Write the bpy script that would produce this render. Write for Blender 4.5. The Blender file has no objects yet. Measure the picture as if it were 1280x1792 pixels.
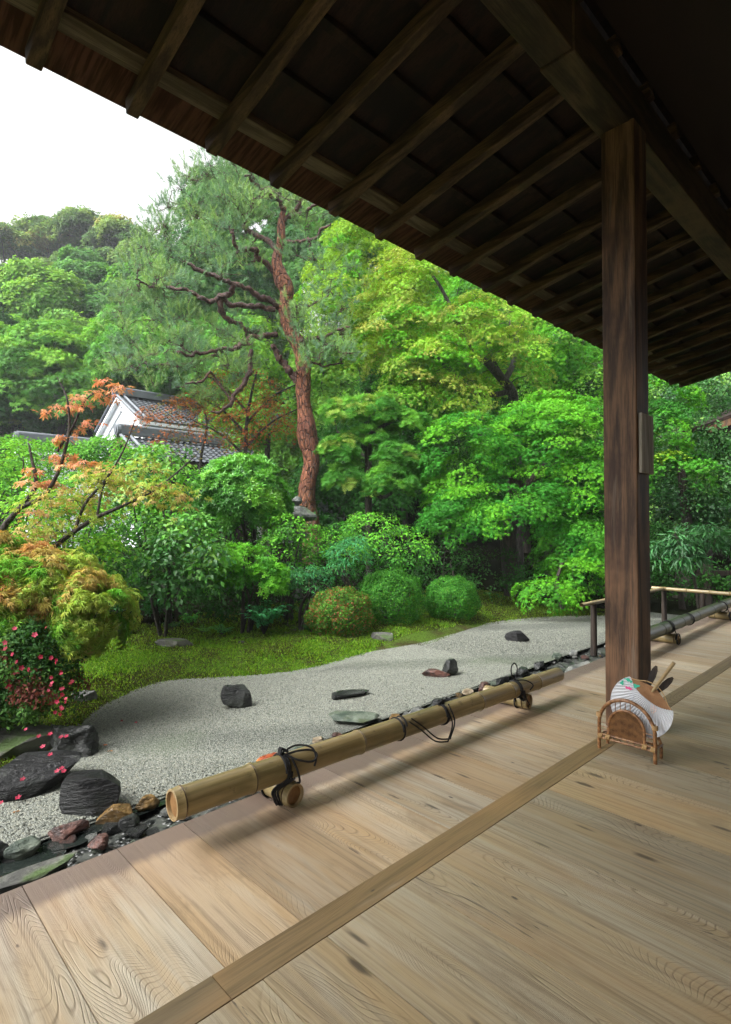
import bpy, math, random
import numpy as np
from mathutils import Vector, Matrix
R = math.radians
random.seed(7); rng = np.random.default_rng(7)
scene = bpy.context.scene
COL = scene.collection

# ---------------------------------------------------------------- camera
F_PX, CX, CY, YAW, PITCH = 985.0, 640.0, 896.0, R(45.9), R(1.1)
CAM = np.array([0.0, 0.0, 1.0])
fh = np.array([math.cos(YAW), math.sin(YAW), 0.0])
VR = np.array([math.sin(YAW), -math.cos(YAW), 0.0])
VF = fh * math.cos(PITCH) + np.array([0, 0, math.sin(PITCH)])
VU = np.cross(VR, VF)
cd = bpy.data.cameras.new('camera'); cam = bpy.data.objects.new('camera', cd); COL.objects.link(cam)
cd.sensor_fit = 'HORIZONTAL'; cd.sensor_width = 36.0; cd.lens = F_PX / 1280 * 36
cd.clip_start = 0.05; cd.clip_end = 800
m = Matrix.Identity(4)
for i in range(3):
    m[i][0], m[i][1], m[i][2], m[i][3] = VR[i], VU[i], -VF[i], CAM[i]
cam.matrix_world = m
scene.camera = cam
# ---------------------------------------------------------------- light
SUN_EL, SUN_AZ = R(50), R(165)      # azimuth: direction to the sun measured from +X to +Y
world = bpy.data.worlds.new('World'); scene.world = world; world.use_nodes = True
wn, wl = world.node_tree.nodes, world.node_tree.links
wn.clear()
sky = wn.new('ShaderNodeTexSky'); sky.sky_type = 'NISHITA'; sky.sun_disc = False
sky.sun_elevation = SUN_EL; sky.sun_rotation = math.pi / 2 - SUN_AZ
sky.air_density = 1.0; sky.dust_density = 8.0; sky.ozone_density = 0.5
hs = wn.new('ShaderNodeHueSaturation'); hs.inputs['Saturation'].default_value = 0.05
bg = wn.new('ShaderNodeBackground'); bg.inputs['Strength'].default_value = 0.15
wo = wn.new('ShaderNodeOutputWorld')
wl.new(sky.outputs[0], hs.inputs['Color']); wl.new(hs.outputs[0], bg.inputs[0]); wl.new(bg.outputs[0], wo.inputs[0])
sl = bpy.data.lights.new('sun', 'SUN'); sl.energy = 1.2; sl.angle = R(50); sl.color = (1, .97, .92)
sun = bpy.data.objects.new('sun', sl); COL.objects.link(sun)
sd = Vector((math.cos(SUN_EL) * math.cos(SUN_AZ), math.cos(SUN_EL) * math.sin(SUN_AZ), math.sin(SUN_EL)))
sun.rotation_euler = (-sd).to_track_quat('-Z', 'Y').to_euler()
sun.location = sd * 50
scene.view_settings.view_transform = 'Standard'; scene.view_settings.look = 'None'
scene.view_settings.exposure = 1.68; scene.view_settings.gamma = 1.0
cy = scene.cycles
cy.max_bounces = 7; cy.diffuse_bounces = 4; cy.glossy_bounces = 2; cy.transmission_bounces = 4; cy.transparent_max_bounces = 4
cy.use_denoising = True; cy.denoising_prefilter = 'NONE'; cy.caustics_reflective = False; cy.caustics_refractive = False
cy.use_adaptive_sampling = False

# ---------------------------------------------------------------- helpers
def W(px, py, d):
    "point at forward distance d metres on the line of sight of a pixel"
    return CAM + d * (VF + (px - CX) / F_PX * VR + (CY - py) / F_PX * VU)
def G(px, py, z):
    r = VF + (px - CX) / F_PX * VR + (CY - py) / F_PX * VU
    return CAM + r * ((z - CAM[2]) / r[2])
def tag(o, label=None, cat=None, group=None, kind=None):
    if label: o['label'] = label
    if cat: o['category'] = cat
    if group: o['group'] = group
    if kind: o['kind'] = kind
    return o
def empty(name, loc, label, cat, group=None):
    o = bpy.data.objects.new(name, None); COL.objects.link(o); o.location = tuple(loc); o.empty_display_size = .1
    return tag(o, label, cat, group)
def link(name, me, mat, parent=None, loc=None):
    o = bpy.data.objects.new(name, me); COL.objects.link(o)
    if mat: me.materials.append(mat)
    if parent is not None:
        o.parent = parent
        if loc is None: o.location = tuple(-Vector(parent.location))      # vertices are in world space, parents unrotated
    if loc is not None: o.location = tuple(loc)
    return o
def npmesh(name, V, F, smooth=False, col=None, vec=None):
    "fast mesh from arrays; F is (n,3) or (n,4)"
    V = np.asarray(V, dtype=np.float32); F = np.asarray(F, dtype=np.int32)
    me = bpy.data.meshes.new(name); k = F.shape[1]
    me.vertices.add(len(V)); me.vertices.foreach_set('co', V.ravel())
    me.loops.add(F.size); me.loops.foreach_set('vertex_index', F.ravel())
    me.polygons.add(len(F)); me.polygons.foreach_set('loop_start', np.arange(0, F.size, k, dtype=np.int32))
    if smooth: me.polygons.foreach_set('use_smooth', np.ones(len(F), dtype=bool))
    if col is not None:
        a = me.attributes.new('Col', 'FLOAT_COLOR', 'POINT')
        c = np.ones((len(V), 4), dtype=np.float32); c[:, :3] = col; a.data.foreach_set('color', c.ravel())
    if vec is not None:
        a = me.attributes.new('pl', 'FLOAT_VECTOR', 'POINT'); a.data.foreach_set('vector', np.asarray(vec, dtype=np.float32).ravel())
    me.update(calc_edges=True); me.validate()
    return me
class MB:
    "collects boxes, tubes and sheets into one mesh (quads and tris padded separately)"
    def __init__(s): s.V, s.Q, s.T, s.P = [], [], [], []; s.n = 0
    def add(s, V, Q=(), T=(), P=None):
        V = np.asarray(V, float).reshape(-1, 3)
        s.V.append(V)
        if len(Q): s.Q.append(np.asarray(Q) + s.n)
        if len(T): s.T.append(np.asarray(T) + s.n)
        s.P.append(np.zeros((len(V), 3)) if P is None else np.asarray(P).reshape(-1, 3))
        s.n += len(V)
    def box(s, a, b, rot=None, about=None, P=None):
        x0, y0, z0 = a; x1, y1, z1 = b
        V = np.array([[x0,y0,z0],[x1,y0,z0],[x1,y1,z0],[x0,y1,z0],[x0,y0,z1],[x1,y0,z1],[x1,y1,z1],[x0,y1,z1]], float)
        s.add(V, [[3,2,1,0],[4,5,6,7],[0,1,5,4],[1,2,6,5],[2,3,7,6],[3,0,4,7]], P=P)
    def bar(s, p, q, w, h, up=(0,0,1), cuts=0):
        p, q, up = np.array(p, float), np.array(q, float), np.array(up, float)
        d = q - p; d /= np.linalg.norm(d); sd_ = np.cross(d, up); sd_ /= np.linalg.norm(sd_); u = np.cross(sd_, d)
        V = []
        for e in (p, q):
            for a, b in ((-1,-1),(1,-1),(1,1),(-1,1)): V.append(e + sd_*a*w/2 + u*b*h/2)
        s.add(V, [[0,1,2,3],[7,6,5,4],[0,4,5,1],[1,5,6,2],[2,6,7,3],[3,7,4,0]])
    def tube(s, pts, rad, n=8, cap=True):
        pts = np.array(pts, float); k = len(pts)
        rad = np.broadcast_to(np.asarray(rad, float), (k,))
        t = np.gradient(pts, axis=0); t /= (np.linalg.norm(t, axis=1)[:, None] + 1e-9)
        ref = np.array([0, 0, 1.0]) if abs(t[0][2]) < .9 else np.array([1.0, 0, 0])
        a = np.cross(t[0], ref); a /= np.linalg.norm(a)
        V = []; ang = np.linspace(0, 2*math.pi, n, endpoint=False)
        for i in range(k):
            a = a - t[i]*np.dot(a, t[i]); a /= (np.linalg.norm(a)+1e-9); b = np.cross(t[i], a)
            V.append(pts[i] + rad[i]*(np.cos(ang)[:, None]*a + np.sin(ang)[:, None]*b))
        V = np.concatenate(V)
        i, j = np.meshgrid(np.arange(k-1), np.arange(n), indexing='ij'); i = i.ravel(); j = j.ravel(); j2 = (j+1) % n
        Q = np.stack([i*n+j, i*n+j2, (i+1)*n+j2, (i+1)*n+j], 1)
        T = []
        if cap:
            V = np.concatenate([V, pts[:1], pts[-1:]]); c0, c1 = k*n, k*n+1
            for q in range(n):
                T.append([c0, (q+1) % n, q]); T.append([c1, (k-1)*n+q, (k-1)*n+(q+1) % n])
        s.add(V, Q, T)
    def grid(s, P):
        P = np.asarray(P); a, b = P.shape[:2]
        i, j = np.meshgrid(np.arange(a-1), np.arange(b-1), indexing='ij'); i = i.ravel(); j = j.ravel()
        s.add(P.reshape(-1, 3), np.stack([i*b+j, (i+1)*b+j, (i+1)*b+j+1, i*b+j+1], 1))
    def build(s, name, mat, parent=None, smooth=False, bevel=0, loc=None, usevec=False):
        V = np.concatenate(s.V)
        F = [tuple(f) for q in s.Q for f in q.tolist()] + [tuple(f) for q in s.T for f in q.tolist()]
        me = bpy.data.meshes.new(name); me.from_pydata(V.tolist(), [], F)
        if usevec:
            a = me.attributes.new('pl', 'FLOAT_VECTOR', 'POINT'); a.data.foreach_set('vector', np.concatenate(s.P).astype(np.float32).ravel())
        if smooth: me.polygons.foreach_set('use_smooth', np.ones(len(F), dtype=bool))
        me.update()
        o = link(name, me, mat, parent, loc)
        if smooth:
            try: me.set_sharp_from_angle(angle=R(50))
            except Exception: pass
        if bevel:
            b = o.modifiers.new('bevel', 'BEVEL'); b.width = bevel; b.segments = 2; b.limit_method = 'ANGLE'
        return o
def smooth_path(pts, n=6):
    "Catmull-Rom through points (rows may carry a radius as 4th column)"
    P = np.array(pts, float); 
    if len(P) < 3: 
        t = np.linspace(0, 1, n+1)[:, None]; return P[0]*(1-t) + P[1]*t
    Q = np.concatenate([[2*P[0]-P[1]], P, [2*P[-1]-P[-2]]]); out = []
    for i in range(1, len(Q)-2):
        for k in range(n):
            t = k/n
            out.append(.5*((2*Q[i]) + (-Q[i-1]+Q[i+1])*t + (2*Q[i-1]-5*Q[i]+4*Q[i+1]-Q[i+2])*t*t + (-Q[i-1]+3*Q[i]-3*Q[i+1]+Q[i+2])*t**3))
    out.append(P[-1]); return np.array(out)

# ---------------------------------------------------------------- materials
class NT:
    def __init__(s, name):
        s.m = bpy.data.materials.new(name); s.m.use_nodes = True; s.t = s.m.node_tree; s.n = s.t.nodes; s.l = s.t.links
        s.b = s.n['Principled BSDF']; s.o = s.n['Material Output']; s.b.inputs['Specular IOR Level'].default_value = .4
    def N(s, typ, **kw):
        n = s.n.new('ShaderNode'+typ)
        for k, v in kw.items(): setattr(n, k, v)
        return n
    def set(s, sock, v):
        if isinstance(v, (int, float)): sock.default_value = v
        elif isinstance(v, (tuple, list)): sock.default_value = tuple(v) + ((1,) if len(v) == 3 and sock.type == 'RGBA' else ())
        else: s.l.new(v, sock)
    def math(s, op, a, b=0.0, clamp=False):
        n = s.N('Math', operation=op, use_clamp=clamp); s.set(n.inputs[0], a); s.set(n.inputs[1], b); return n.outputs[0]
    def mix(s, f, a, b, mode='MIX'):
        n = s.N('Mix', data_type='RGBA', blend_type=mode); s.set(n.inputs[0], f); s.set(n.inputs[6], a); s.set(n.inputs[7], b); return n.outputs[2]
    def noise(s, vec, scale=5, detail=3, rough=.55, dist=0):
        n = s.N('TexNoise'); s.set(n.inputs['Scale'], scale); n.inputs['Detail'].default_value = detail
        n.inputs['Roughness'].default_value = rough; n.inputs['Distortion'].default_value = dist
        if vec is not None: s.l.new(vec, n.inputs['Vector'])
        return n.outputs['Fac']
    def vor(s, vec, scale=5, feat='F1', out='Distance'):
        n = s.N('TexVoronoi', feature=feat); n.inputs['Scale'].default_value = scale
        if vec is not None: s.l.new(vec, n.inputs['Vector'])
        return n.outputs[out]
    def mapr(s, v, a, b, c=0.0, d=1.0):
        n = s.N('MapRange', interpolation_type='SMOOTHSTEP'); s.set(n.inputs[0], v)
        for i, x in enumerate((a, b, c, d)): n.inputs[i+1].default_value = x
        return n.outputs[0]
    def geo(s, out='Position'): return s.N('NewGeometry').outputs[out]
    def obj(s): return s.N('TexCoord').outputs['Object']
    def attr(s, name, out='Vector'):
        n = s.N('Attribute'); n.attribute_name = name; return n.outputs[out]
    def vscale(s, v, sc):
        n = s.N('Mapping'); s.l.new(v, n.inputs['Vector']); n.inputs['Scale'].default_value = sc; return n.outputs[0]
    def sep(s, v): n = s.N('SeparateXYZ'); s.l.new(v, n.inputs[0]); return n.outputs
    def bump(s, h, strength=.3, dist=.01):
        n = s.N('Bump'); n.inputs['Strength'].default_value = strength; n.inputs['Distance'].default_value = dist
        s.l.new(h, n.inputs['Height']); s.l.new(n.outputs[0], s.b.inputs['Normal']); return n
    def fin(s, col=None, rough=None, spec=None):
        if col is not None: s.set(s.b.inputs['Base Color'], col)
        if rough is not None: s.set(s.b.inputs['Roughness'], rough)
        if spec is not None: s.b.inputs['Specular IOR Level'].default_value = spec
        return s.m

def leaf_mat(name, trans=.35, rough=.6, spec=.09):
    t = NT(name); c = t.attr('Col', 'Color')
    t.fin(c, rough, spec)
    tr = t.N('BsdfTranslucent'); cc = t.mix(1.0, c, (1.25, 1.15, .7), 'MULTIPLY'); t.l.new(cc, tr.inputs[0])
    mx = t.N('MixShader'); mx.inputs[0].default_value = trans
    t.l.new(t.b.outputs[0], mx.inputs[1]); t.l.new(tr.outputs[0], mx.inputs[2]); t.l.new(mx.outputs[0], t.o.inputs[0])
    return t.m
M = {}
M['leaf'] = leaf_mat('leaf'); M['leaf_gloss'] = leaf_mat('leaf_gloss', .3, .42, .35); M['needle'] = leaf_mat('needle', .2, .5, .3)
def bark(name, c1, c2, c3, vs=(18, 18, 3), rough=.75, moss=None, plates=False):
    t = NT(name); p = t.geo(); n = t.noise(t.vscale(p, vs), 1.6, 5, .65); n2 = t.noise(p, 2.3, 3)
    col = t.mix(t.mapr(n, .35, .65), c1, c2); col = t.mix(t.mapr(n2, .45, .68), col, c3)
    if plates:
        pv_ = t.vscale(p, (15, 15, 5.5)); vd = t.vor(pv_, 1, 'DISTANCE_TO_EDGE'); ck = t.mapr(t.math('ADD', vd, t.math('MULTIPLY', t.noise(p, 30, 3), .10)), .04, .14, 1, 0); col = t.mix(t.math('MULTIPLY', ck, .8), col, tuple(x*.3 for x in c1)); n = t.math('SUBTRACT', n, ck)
    if moss:
        z = t.sep(p)[2]; f = t.math('MULTIPLY', t.mapr(z, moss[0], moss[1], 1, 0), t.mapr(t.noise(p, 9, 3), .35, .6))
        col = t.mix(f, col, (.05, .075, .012))
    n4 = t.noise(p, 38, 4, .7); col = t.mix(t.mapr(n4, .5, .66, 0, .6), col, tuple(x*.35 for x in c1)); t.bump(t.math('ADD', n, t.math('MULTIPLY', n4, .5)), 1, .05); return t.fin(col, rough, .4)
M['bark'] = bark('bark', (.02, .016, .012), (.07, .055, .042), (.035, .035, .025))
M['bark_grey'] = bark('bark_grey', (.05, .045, .038), (.16, .15, .13), (.05, .06, .04))
M['bark_mid'] = bark('bark_mid', (.03, .026, .022), (.10, .09, .08), (.045, .05, .035))
M['bark_pine'] = bark('bark_pine', (.085, .028, .014), (.35, .125, .055), (.17, .052, .025), (14, 14, 5), .55, moss=(.2, 2.0), plates=True)
M['bark_pine_limb'] = bark('bark_pine_limb', (.03, .015, .012), (.13, .055, .034), (.06, .027, .02), (14, 14, 14), .45)
def timber(name, dark, light, vs, rough=.6, blotch=None, ring=38, zdark=False, worn=None):
    t = NT(name); p = t.geo(); sp = t.vscale(p, vs)
    f = t.noise(sp, 1, 1.5, .5, .3); rings = t.math('SINE', t.math('MULTIPLY', f, ring)); st = t.noise(t.vscale(p, tuple(v*9 for v in vs)), 1, 4, .7)
    k = t.math('ADD', t.math('MULTIPLY', rings, .22), t.math('MULTIPLY', st, 1.0)); col = t.mix(t.mapr(k, .15, .85), dark, light)
    fs = t.noise(t.vscale(p, tuple(v*26 if v > 2 else v*5 for v in vs)), 1, 3, .65); col = t.mix(t.mapr(fs, .5, .66, 0, .6), col, tuple(x*.5 for x in dark)); k = t.math('SUBTRACT', k, t.math('MULTIPLY', fs, .5))
    if blotch: col = t.mix(t.mapr(t.noise(p, 2.2, 4, .6), .5, .72), col, blotch)
    if worn: col = t.mix(t.math('MULTIPLY', t.mapr(t.noise(t.vscale(p, (16, 16, 1.2)), 1, 4, .7), .56, .72), worn[1]), col, worn[0])
    t.bump(k, .35, .004); return t.fin(col, rough, .35)
M['post'] = timber('post_wood', (.047, .025, .014), (.185, .10, .053), (7, 7, .8), .6, (.045, .02, .012), 30, worn=((.30, .24, .18), .35))
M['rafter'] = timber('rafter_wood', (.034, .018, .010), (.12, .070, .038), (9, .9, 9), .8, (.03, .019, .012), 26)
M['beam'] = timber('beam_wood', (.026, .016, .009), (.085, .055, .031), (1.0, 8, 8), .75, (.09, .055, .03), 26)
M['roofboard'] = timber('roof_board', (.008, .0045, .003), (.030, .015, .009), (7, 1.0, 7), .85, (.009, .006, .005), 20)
M['kayaoi'] = timber('eave_board_wood', (.07, .048, .03), (.17, .13, .085), (.9, 9, 9), .8, (.07, .05, .035), 24)
M['patch'] = timber('patch_wood', (.24, .21, .17), (.46, .42, .36), (8, 8, .8), .7)
M['dark_wood'] = timber('dark_wood', (.012, .008, .006), (.04, .028, .02), (6, 6, 1), .7)
# shingle edge: many thin layers
t = NT('bark_shingle'); p = t.geo(); xx = t.vscale(p, (38, 3, 3)); n = t.noise(xx, 1, 3, .6)
col = t.mix(t.mapr(n, .4, .62), (.045, .018, .012), (.10, .043, .028)); t.bump(n, .7, .01); M['shingle'] = t.fin(col, .9, .2)

# planks of the veranda floor
def plank_mat(name, base, dark, grey, edge, ringf=620, warm=(.48, .30, .14), strip=False):
    t = NT(name); v = t.attr('pl'); s = t.sep(v); pos = t.geo(); gp = t.sep(pos)
    f = t.noise(t.vscale(v, (3.4, .85, 1)), 1, 2.0, .42, .2)
    wob = t.noise(t.vscale(v, (30, 9, 1)), 1, 2, .5)
    ph = t.math('ADD', t.math('ADD', t.math('MULTIPLY', f, ringf), t.math('MULTIPLY', wob, 2.2)), t.math('MULTIPLY', t.sep(v)[0], 260.0))
    rings = t.math('ABSOLUTE', t.math('SINE', ph)); lines = t.mapr(rings, .0, .6, 1, 0)
    mask = t.mapr(t.noise(t.vscale(v, (3.6, 1.3, 1)), 1, 3), .46, .66, .08, 1)
    st = t.noise(t.vscale(v, (85, 2.2, 1)), 1, 4, .7)
    st2 = t.noise(t.vscale(v, (14, .7, 1)), 1, 3, .6)
    col = t.mix(t.mapr(st2, .32, .68), base, grey)
    rnd = t.attr('tone'); rs = t.sep(rnd)
    col = t.mix(t.math('MULTIPLY', t.mapr(rs[0], .4, 1.0), .5), col, warm)
    col = t.mix(t.mapr(st, .44, .70, 0, .5), col, dark)
    warmb = t.mapr(t.noise(t.vscale(v, (3, .8, 1)), 2.3, 3), .5, .72, 0, .4); col = t.mix(warmb, col, (.40, .24, .10)); stain = t.mapr(t.noise(t.vscale(v, (4, 1.4, 1)), 1.7, 5, .65, .6), .54, .70, 0, .5); col = t.mix(stain, col, (.21, .15, .085)); pale = t.mapr(t.noise(t.vscale(v, (5, .9, 1)), 1.3, 4, .6), .55, .75, 0, .45); col = t.mix(pale, col, (.60, .56, .46))
    col = t.mix(t.math('MULTIPLY', t.math('MULTIPLY', lines, mask), .46), col, dark)
    # cracks and knots
    ck = t.noise(t.vscale(v, (22, .75, 1)), 1, 3, .6, .4); ckm = t.mapr(t.math('ABSOLUTE', t.math('SUBTRACT', ck, .5)), .0, .0055, 1, 0)
    ckm = t.math('MULTIPLY', ckm, t.mapr(t.noise(t.vscale(v, (2.5, 1.0, 1)), 1, 2), .55, .63))
    col = t.mix(t.math('MULTIPLY', ckm, .75), col, (.05, .035, .025))
    vv = t.vscale(v, (9.0, 2.6, 1)); vd = t.vor(vv, 1); vc = t.sep(t.vor(vv, 1, out='Color'))
    kd = t.math('ADD', vd, t.math('MULTIPLY', t.noise(t.vscale(v, (60, 20, 1)), 1, 3), .10))
    kn = t.math('MULTIPLY', t.mapr(kd, .10, .19, 1, 0), t.mapr(vc[0], .50, .54)); col = t.mix(t.math('MULTIPLY', kn, .8), col, (.045, .03, .022))
    sv = t.vscale(v, (16, 3.2, 1)); sd = t.vor(sv, 1); sc_ = t.sep(t.vor(sv, 1, out='Color')); sk_ = t.math('MULTIPLY', t.mapr(t.math('ADD', sd, t.math('MULTIPLY', t.noise(t.vscale(v, (90, 14, 1)), 1, 3), .16)), .12, .24, 1, 0), t.mapr(sc_[2], .78, .81)); col = t.mix(t.math('MULTIPLY', sk_, .8), col, (.05, .038, .03)); vv2 = t.vscale(v, (26, 11, 1)); vd2 = t.vor(vv2, 1); vc2 = t.sep(t.vor(vv2, 1, out='Color'))
    kn2 = t.math('MULTIPLY', t.mapr(vd2, .10, .17, 1, 0), t.mapr(vc2[1], .90, .93)); col = t.mix(t.math('MULTIPLY', kn2, .85), col, (.04, .03, .025))
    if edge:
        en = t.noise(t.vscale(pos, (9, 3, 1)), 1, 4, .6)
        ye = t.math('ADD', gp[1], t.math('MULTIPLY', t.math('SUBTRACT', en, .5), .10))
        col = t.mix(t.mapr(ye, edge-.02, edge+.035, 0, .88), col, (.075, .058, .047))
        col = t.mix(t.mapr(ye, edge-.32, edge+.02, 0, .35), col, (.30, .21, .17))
    tn = t.math('ADD', t.math('MULTIPLY', rs[1], .34), .80)
    cm = t.N('VectorMath', operation='SCALE'); t.l.new(col, cm.inputs[0]); t.l.new(tn, cm.inputs['Scale'])
    h = t.math('SUBTRACT', t.math('MULTIPLY', st, .5), t.math('ADD', t.math('MULTIPLY', t.math('MULTIPLY', lines, mask), .55), ckm))
    t.bump(h, .7, .003)
    rg = t.math('ADD', t.math('MULTIPLY', st2, .25), .36)
    return t.fin(cm.outputs[0], rg, .4)
M['plank_out'] = plank_mat('plank_outer', (.49, .375, .235), (.135, .09, .052), (.52, .46, .355), 1.66)
M['plank_in'] = plank_mat('plank_inner', (.395, .30, .172), (.125, .082, .043), (.41, .355, .25), None, 380, (.44, .30, .14))
M['strip'] = plank_mat('threshold_wood', (.175, .125, .062), (.04, .027, .013), (.21, .155, .085), None, 240, (.30, .19, .08))

t = NT('bamboo_dry'); p = t.attr('pl'); n = t.noise(t.vscale(p, (60, 60, 2.5)), 1, 3); n2 = t.noise(t.vscale(p, (9, 9, 3)), 1, 3)
col = t.mix(t.mapr(n, .35, .7), (.25, .185, .08), (.35, .27, .13)); col = t.mix(t.mapr(n2, .42, .7, 0, .8), col, (.11, .10, .035)); bl = t.mapr(t.noise(t.vscale(p, (22, 22, 14)), 1, 4, .7), .6, .68, 0, .6); col = t.mix(bl, col, (.09, .07, .04)); col = t.mix(t.mapr(t.noise(t.vscale(p, (160, 160, 1.5)), 1, 2), .5, .7, 0, .3), col, (.10, .08, .03)); col = t.mix(t.mapr(t.sep(p)[2], 100, 101), col, (.1, .06, .03))
t.bump(n, .15, .002); M['bamboo'] = t.fin(col, .32, .5)
t = NT('bamboo_green'); p = t.attr('pl'); n = t.noise(t.vscale(p, (9, 9, 2)), 1, 3)
M['bamboo_green'] = t.fin(t.mix(t.mapr(n, .35, .7), (.022, .045, .010), (.075, .085, .028)), .35, .5)
t = NT('bamboo_cut'); p = t.geo(); n = t.noise(p, 90, 3); M['bamboo_cut'] = t.fin(t.mix(n, (.24, .16, .075), (.40, .30, .155)), .6)
t = NT('bamboo_inside'); p = t.geo(); M['bamboo_inside'] = t.fin(t.mix(t.noise(p, 60, 3), (.14, .065, .02), (.34, .19, .075)), .6)
t = NT('black_rope'); p = t.geo(); t.bump(t.noise(p, 350, 2), .6, .002); M['rope'] = t.fin((.012, .012, .013), .8)
t = NT('rattan'); p = t.geo(); n = t.noise(p, 55, 3); M['rattan'] = t.fin(t.mix(t.mapr(n, .35, .65), (.13, .055, .02), (.30, .15, .06)), .35, .5)
t = NT('rattan_weave'); p = t.geo(); w = t.math('SINE', t.math('MULTIPLY', t.sep(p)[1], 1500)); n = t.noise(p, 60, 3)
M['weave'] = t.fin(t.mix(t.mapr(t.math('ADD', t.math('MULTIPLY', w, .3), n), .2, .8), (.07, .03, .012), (.26, .14, .06)), .55)
t = NT('rattan_pale'); M['rattan_pale'] = t.fin((.42, .27, .12), .45)
t = NT('fan_paper'); M['paper'] = t.fin(t.mix(t.noise(t.geo(), 30, 3), (.54, .56, .60), (.62, .635, .66)), .8, .1)
for nm, c in (('paint_green', (.04, .33, .22)), ('paint_pink', (.62, .10, .26)), ('paint_faint', (.62, .46, .42)), ('paint_grey', (.42, .43, .48)), ('paint_line', (.45, .47, .55))):
    t = NT(nm); M[nm] = t.fin(t.mix(t.noise(t.geo(), 120, 2), c, tuple(min(1, x*1.5) for x in c)), .8)
t = NT('fan_ribs'); M['ribs'] = t.fin(t.mix(t.noise(t.geo(), 40, 3), (.19, .085, .032), (.34, .18, .08)), .5)
def stone(name, c1, c2, c3, rough=.3, sc=9, moss=0):
    t = NT(name); p = t.obj(); n = t.noise(p, sc, 7, .68); n2 = t.noise(p, sc*.4, 4, .6, .5); n3 = t.noise(p, sc*5, 3)
    col = t.mix(t.mapr(n, .38, .62), c1, c2); col = t.mix(t.mapr(n2, .5, .66), col, c3)
    if moss:
        nz = t.sep(t.geo('Normal'))[2]; col = t.mix(t.math('MULTIPLY', t.mapr(nz, .2, .8), t.mapr(t.noise(p, 6, 5), .45, .6, 0, moss)), col, (.045, .085, .015))
    lich = t.mapr(t.noise(p, sc*1.7, 4, .75), .62, .68, 0, .3); col = t.mix(lich, col, (.07, .08, .06)); stp = t.noise(t.vscale(p, (1.2, 2.5, 7)), sc*.8, 5, .7, .4); t.bump(t.math('ADD', stp, t.math('MULTIPLY', n3, .25)), .9, .02)
    return t.fin(col, t.mapr(n2, .3, .7, rough-.08, rough+.25), .32)
M['st_dark'] = stone('stone_dark', (.008, .009, .009), (.032, .034, .032), (.016, .02, .014), .28)
M['st_black'] = stone('stone_black', (.002, .0022, .0025), (.008, .0085, .009), (.004, .006, .004), .4)
M['st_green'] = stone('stone_greenish', (.035, .05, .038), (.11, .13, .10), (.05, .065, .03), .35)
M['st_grey'] = stone('stone_grey', (.07, .075, .07), (.20, .20, .185), (.10, .11, .09), .45)
M['st_ochre'] = stone('stone_ochre', (.07, .042, .014), (.20, .12, .04), (.055, .05, .02), .28)
M['st_red'] = stone('stone_red', (.20, .035, .012), (.33, .09, .02), (.45, .17, .03), .3, 14)
M['st_rust'] = stone('stone_rust', (.03, .02, .018), (.13, .06, .045), (.05, .035, .03), .35)
M['st_tan'] = stone('stone_tan', (.17, .13, .08), (.36, .30, .21), (.14, .12, .07), .4)
M['st_lantern'] = stone('stone_lantern', (.07, .075, .07), (.17, .18, .17), (.06, .08, .04), .8, 12, moss=.6)
M['st_mossy'] = stone('stone_mossy', (.05, .05, .045), (.14, .14, .12), (.06, .07, .03), .7, 7, moss=.9)
# gravel, moss, soil, water
t = NT('gravel'); p = t.geo(); vd = t.vor(p, 105); vc = t.sep(t.vor(p, 105, out='Color')); vd2 = t.vor(p, 210); 
col = t.mix(t.mapr(vc[0], .1, .9), (.10, .105, .09), (.21, .215, .19)); col = t.mix(t.mapr(vc[1], .82, .9), col, (.07, .075, .065))
col = t.mix(t.mapr(vd, .35, .6, 0, .85), col, (.035, .04, .033)); alg = t.mapr(t.noise(p, .9, 3), .52, .7, 0, .35); col = t.mix(alg, col, (.10, .13, .07))
t.bump(t.mapr(vd, 0, .6, 1, 0), 1, .006); M['gravel'] = t.fin(col, .6, .3)
t = NT('moss_soil'); p = t.geo(); n = t.noise(p, 2.2, 5, .6); n2 = t.noise(p, 40, 4, .7); n3 = t.noise(p, .6, 2)
col = t.mix(t.mapr(n, .38, .6), (.045, .035, .018), (.075, .14, .018)); col = t.mix(t.mapr(n2, .45, .7, 0, .8), col, (.02, .022, .008)); col = t.mix(t.mapr(n3, .5, .7, 0, .5), col, (.035, .05, .012))
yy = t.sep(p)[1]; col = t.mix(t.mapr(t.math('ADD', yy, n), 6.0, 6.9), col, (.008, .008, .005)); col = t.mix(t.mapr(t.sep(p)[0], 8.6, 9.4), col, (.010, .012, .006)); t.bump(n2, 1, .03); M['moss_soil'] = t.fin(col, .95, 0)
t = NT('drip_bed'); p = t.geo(); vd = t.vor(p, 28); vc = t.sep(t.vor(p, 28, out='Color'))
col = t.mix(vc[0], (.012, .014, .014), (.075, .08, .07)); t.bump(t.mapr(vd, 0, .6, 1, 0), 1, .02); M['drip_bed'] = t.fin(col, .3, .5)
t = NT('still_water'); t.bump(t.noise(t.geo(), 14, 2), .08, .01); M['water'] = t.fin((.012, .016, .014), .03, .6)
t = NT('plaster'); M['plaster'] = t.fin(t.mix(t.noise(t.geo(), 1.5, 4), (.74, .78, .82), (.84, .86, .88)), .9, .1)
t = NT('roof_tile'); p = t.geo(); M['tile'] = t.fin(t.mix(t.noise(p, 5, 4), (.03, .035, .042), (.085, .095, .105)), .6, .25)
t = NT('tile_edge'); M['tile_edge'] = t.fin(t.mix(t.noise(t.geo(), 3, 3), (.09, .10, .115), (.19, .21, .23)), .55, .3)
t = NT('petal'); M['petal'] = leaf_mat('petal', .3, .6, .2)
t = NT('room_plaster'); M['room'] = t.fin(t.mix(t.noise(t.geo(), 2, 3), (.16, .14, .11), (.20, .18, .15)), .9)
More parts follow.
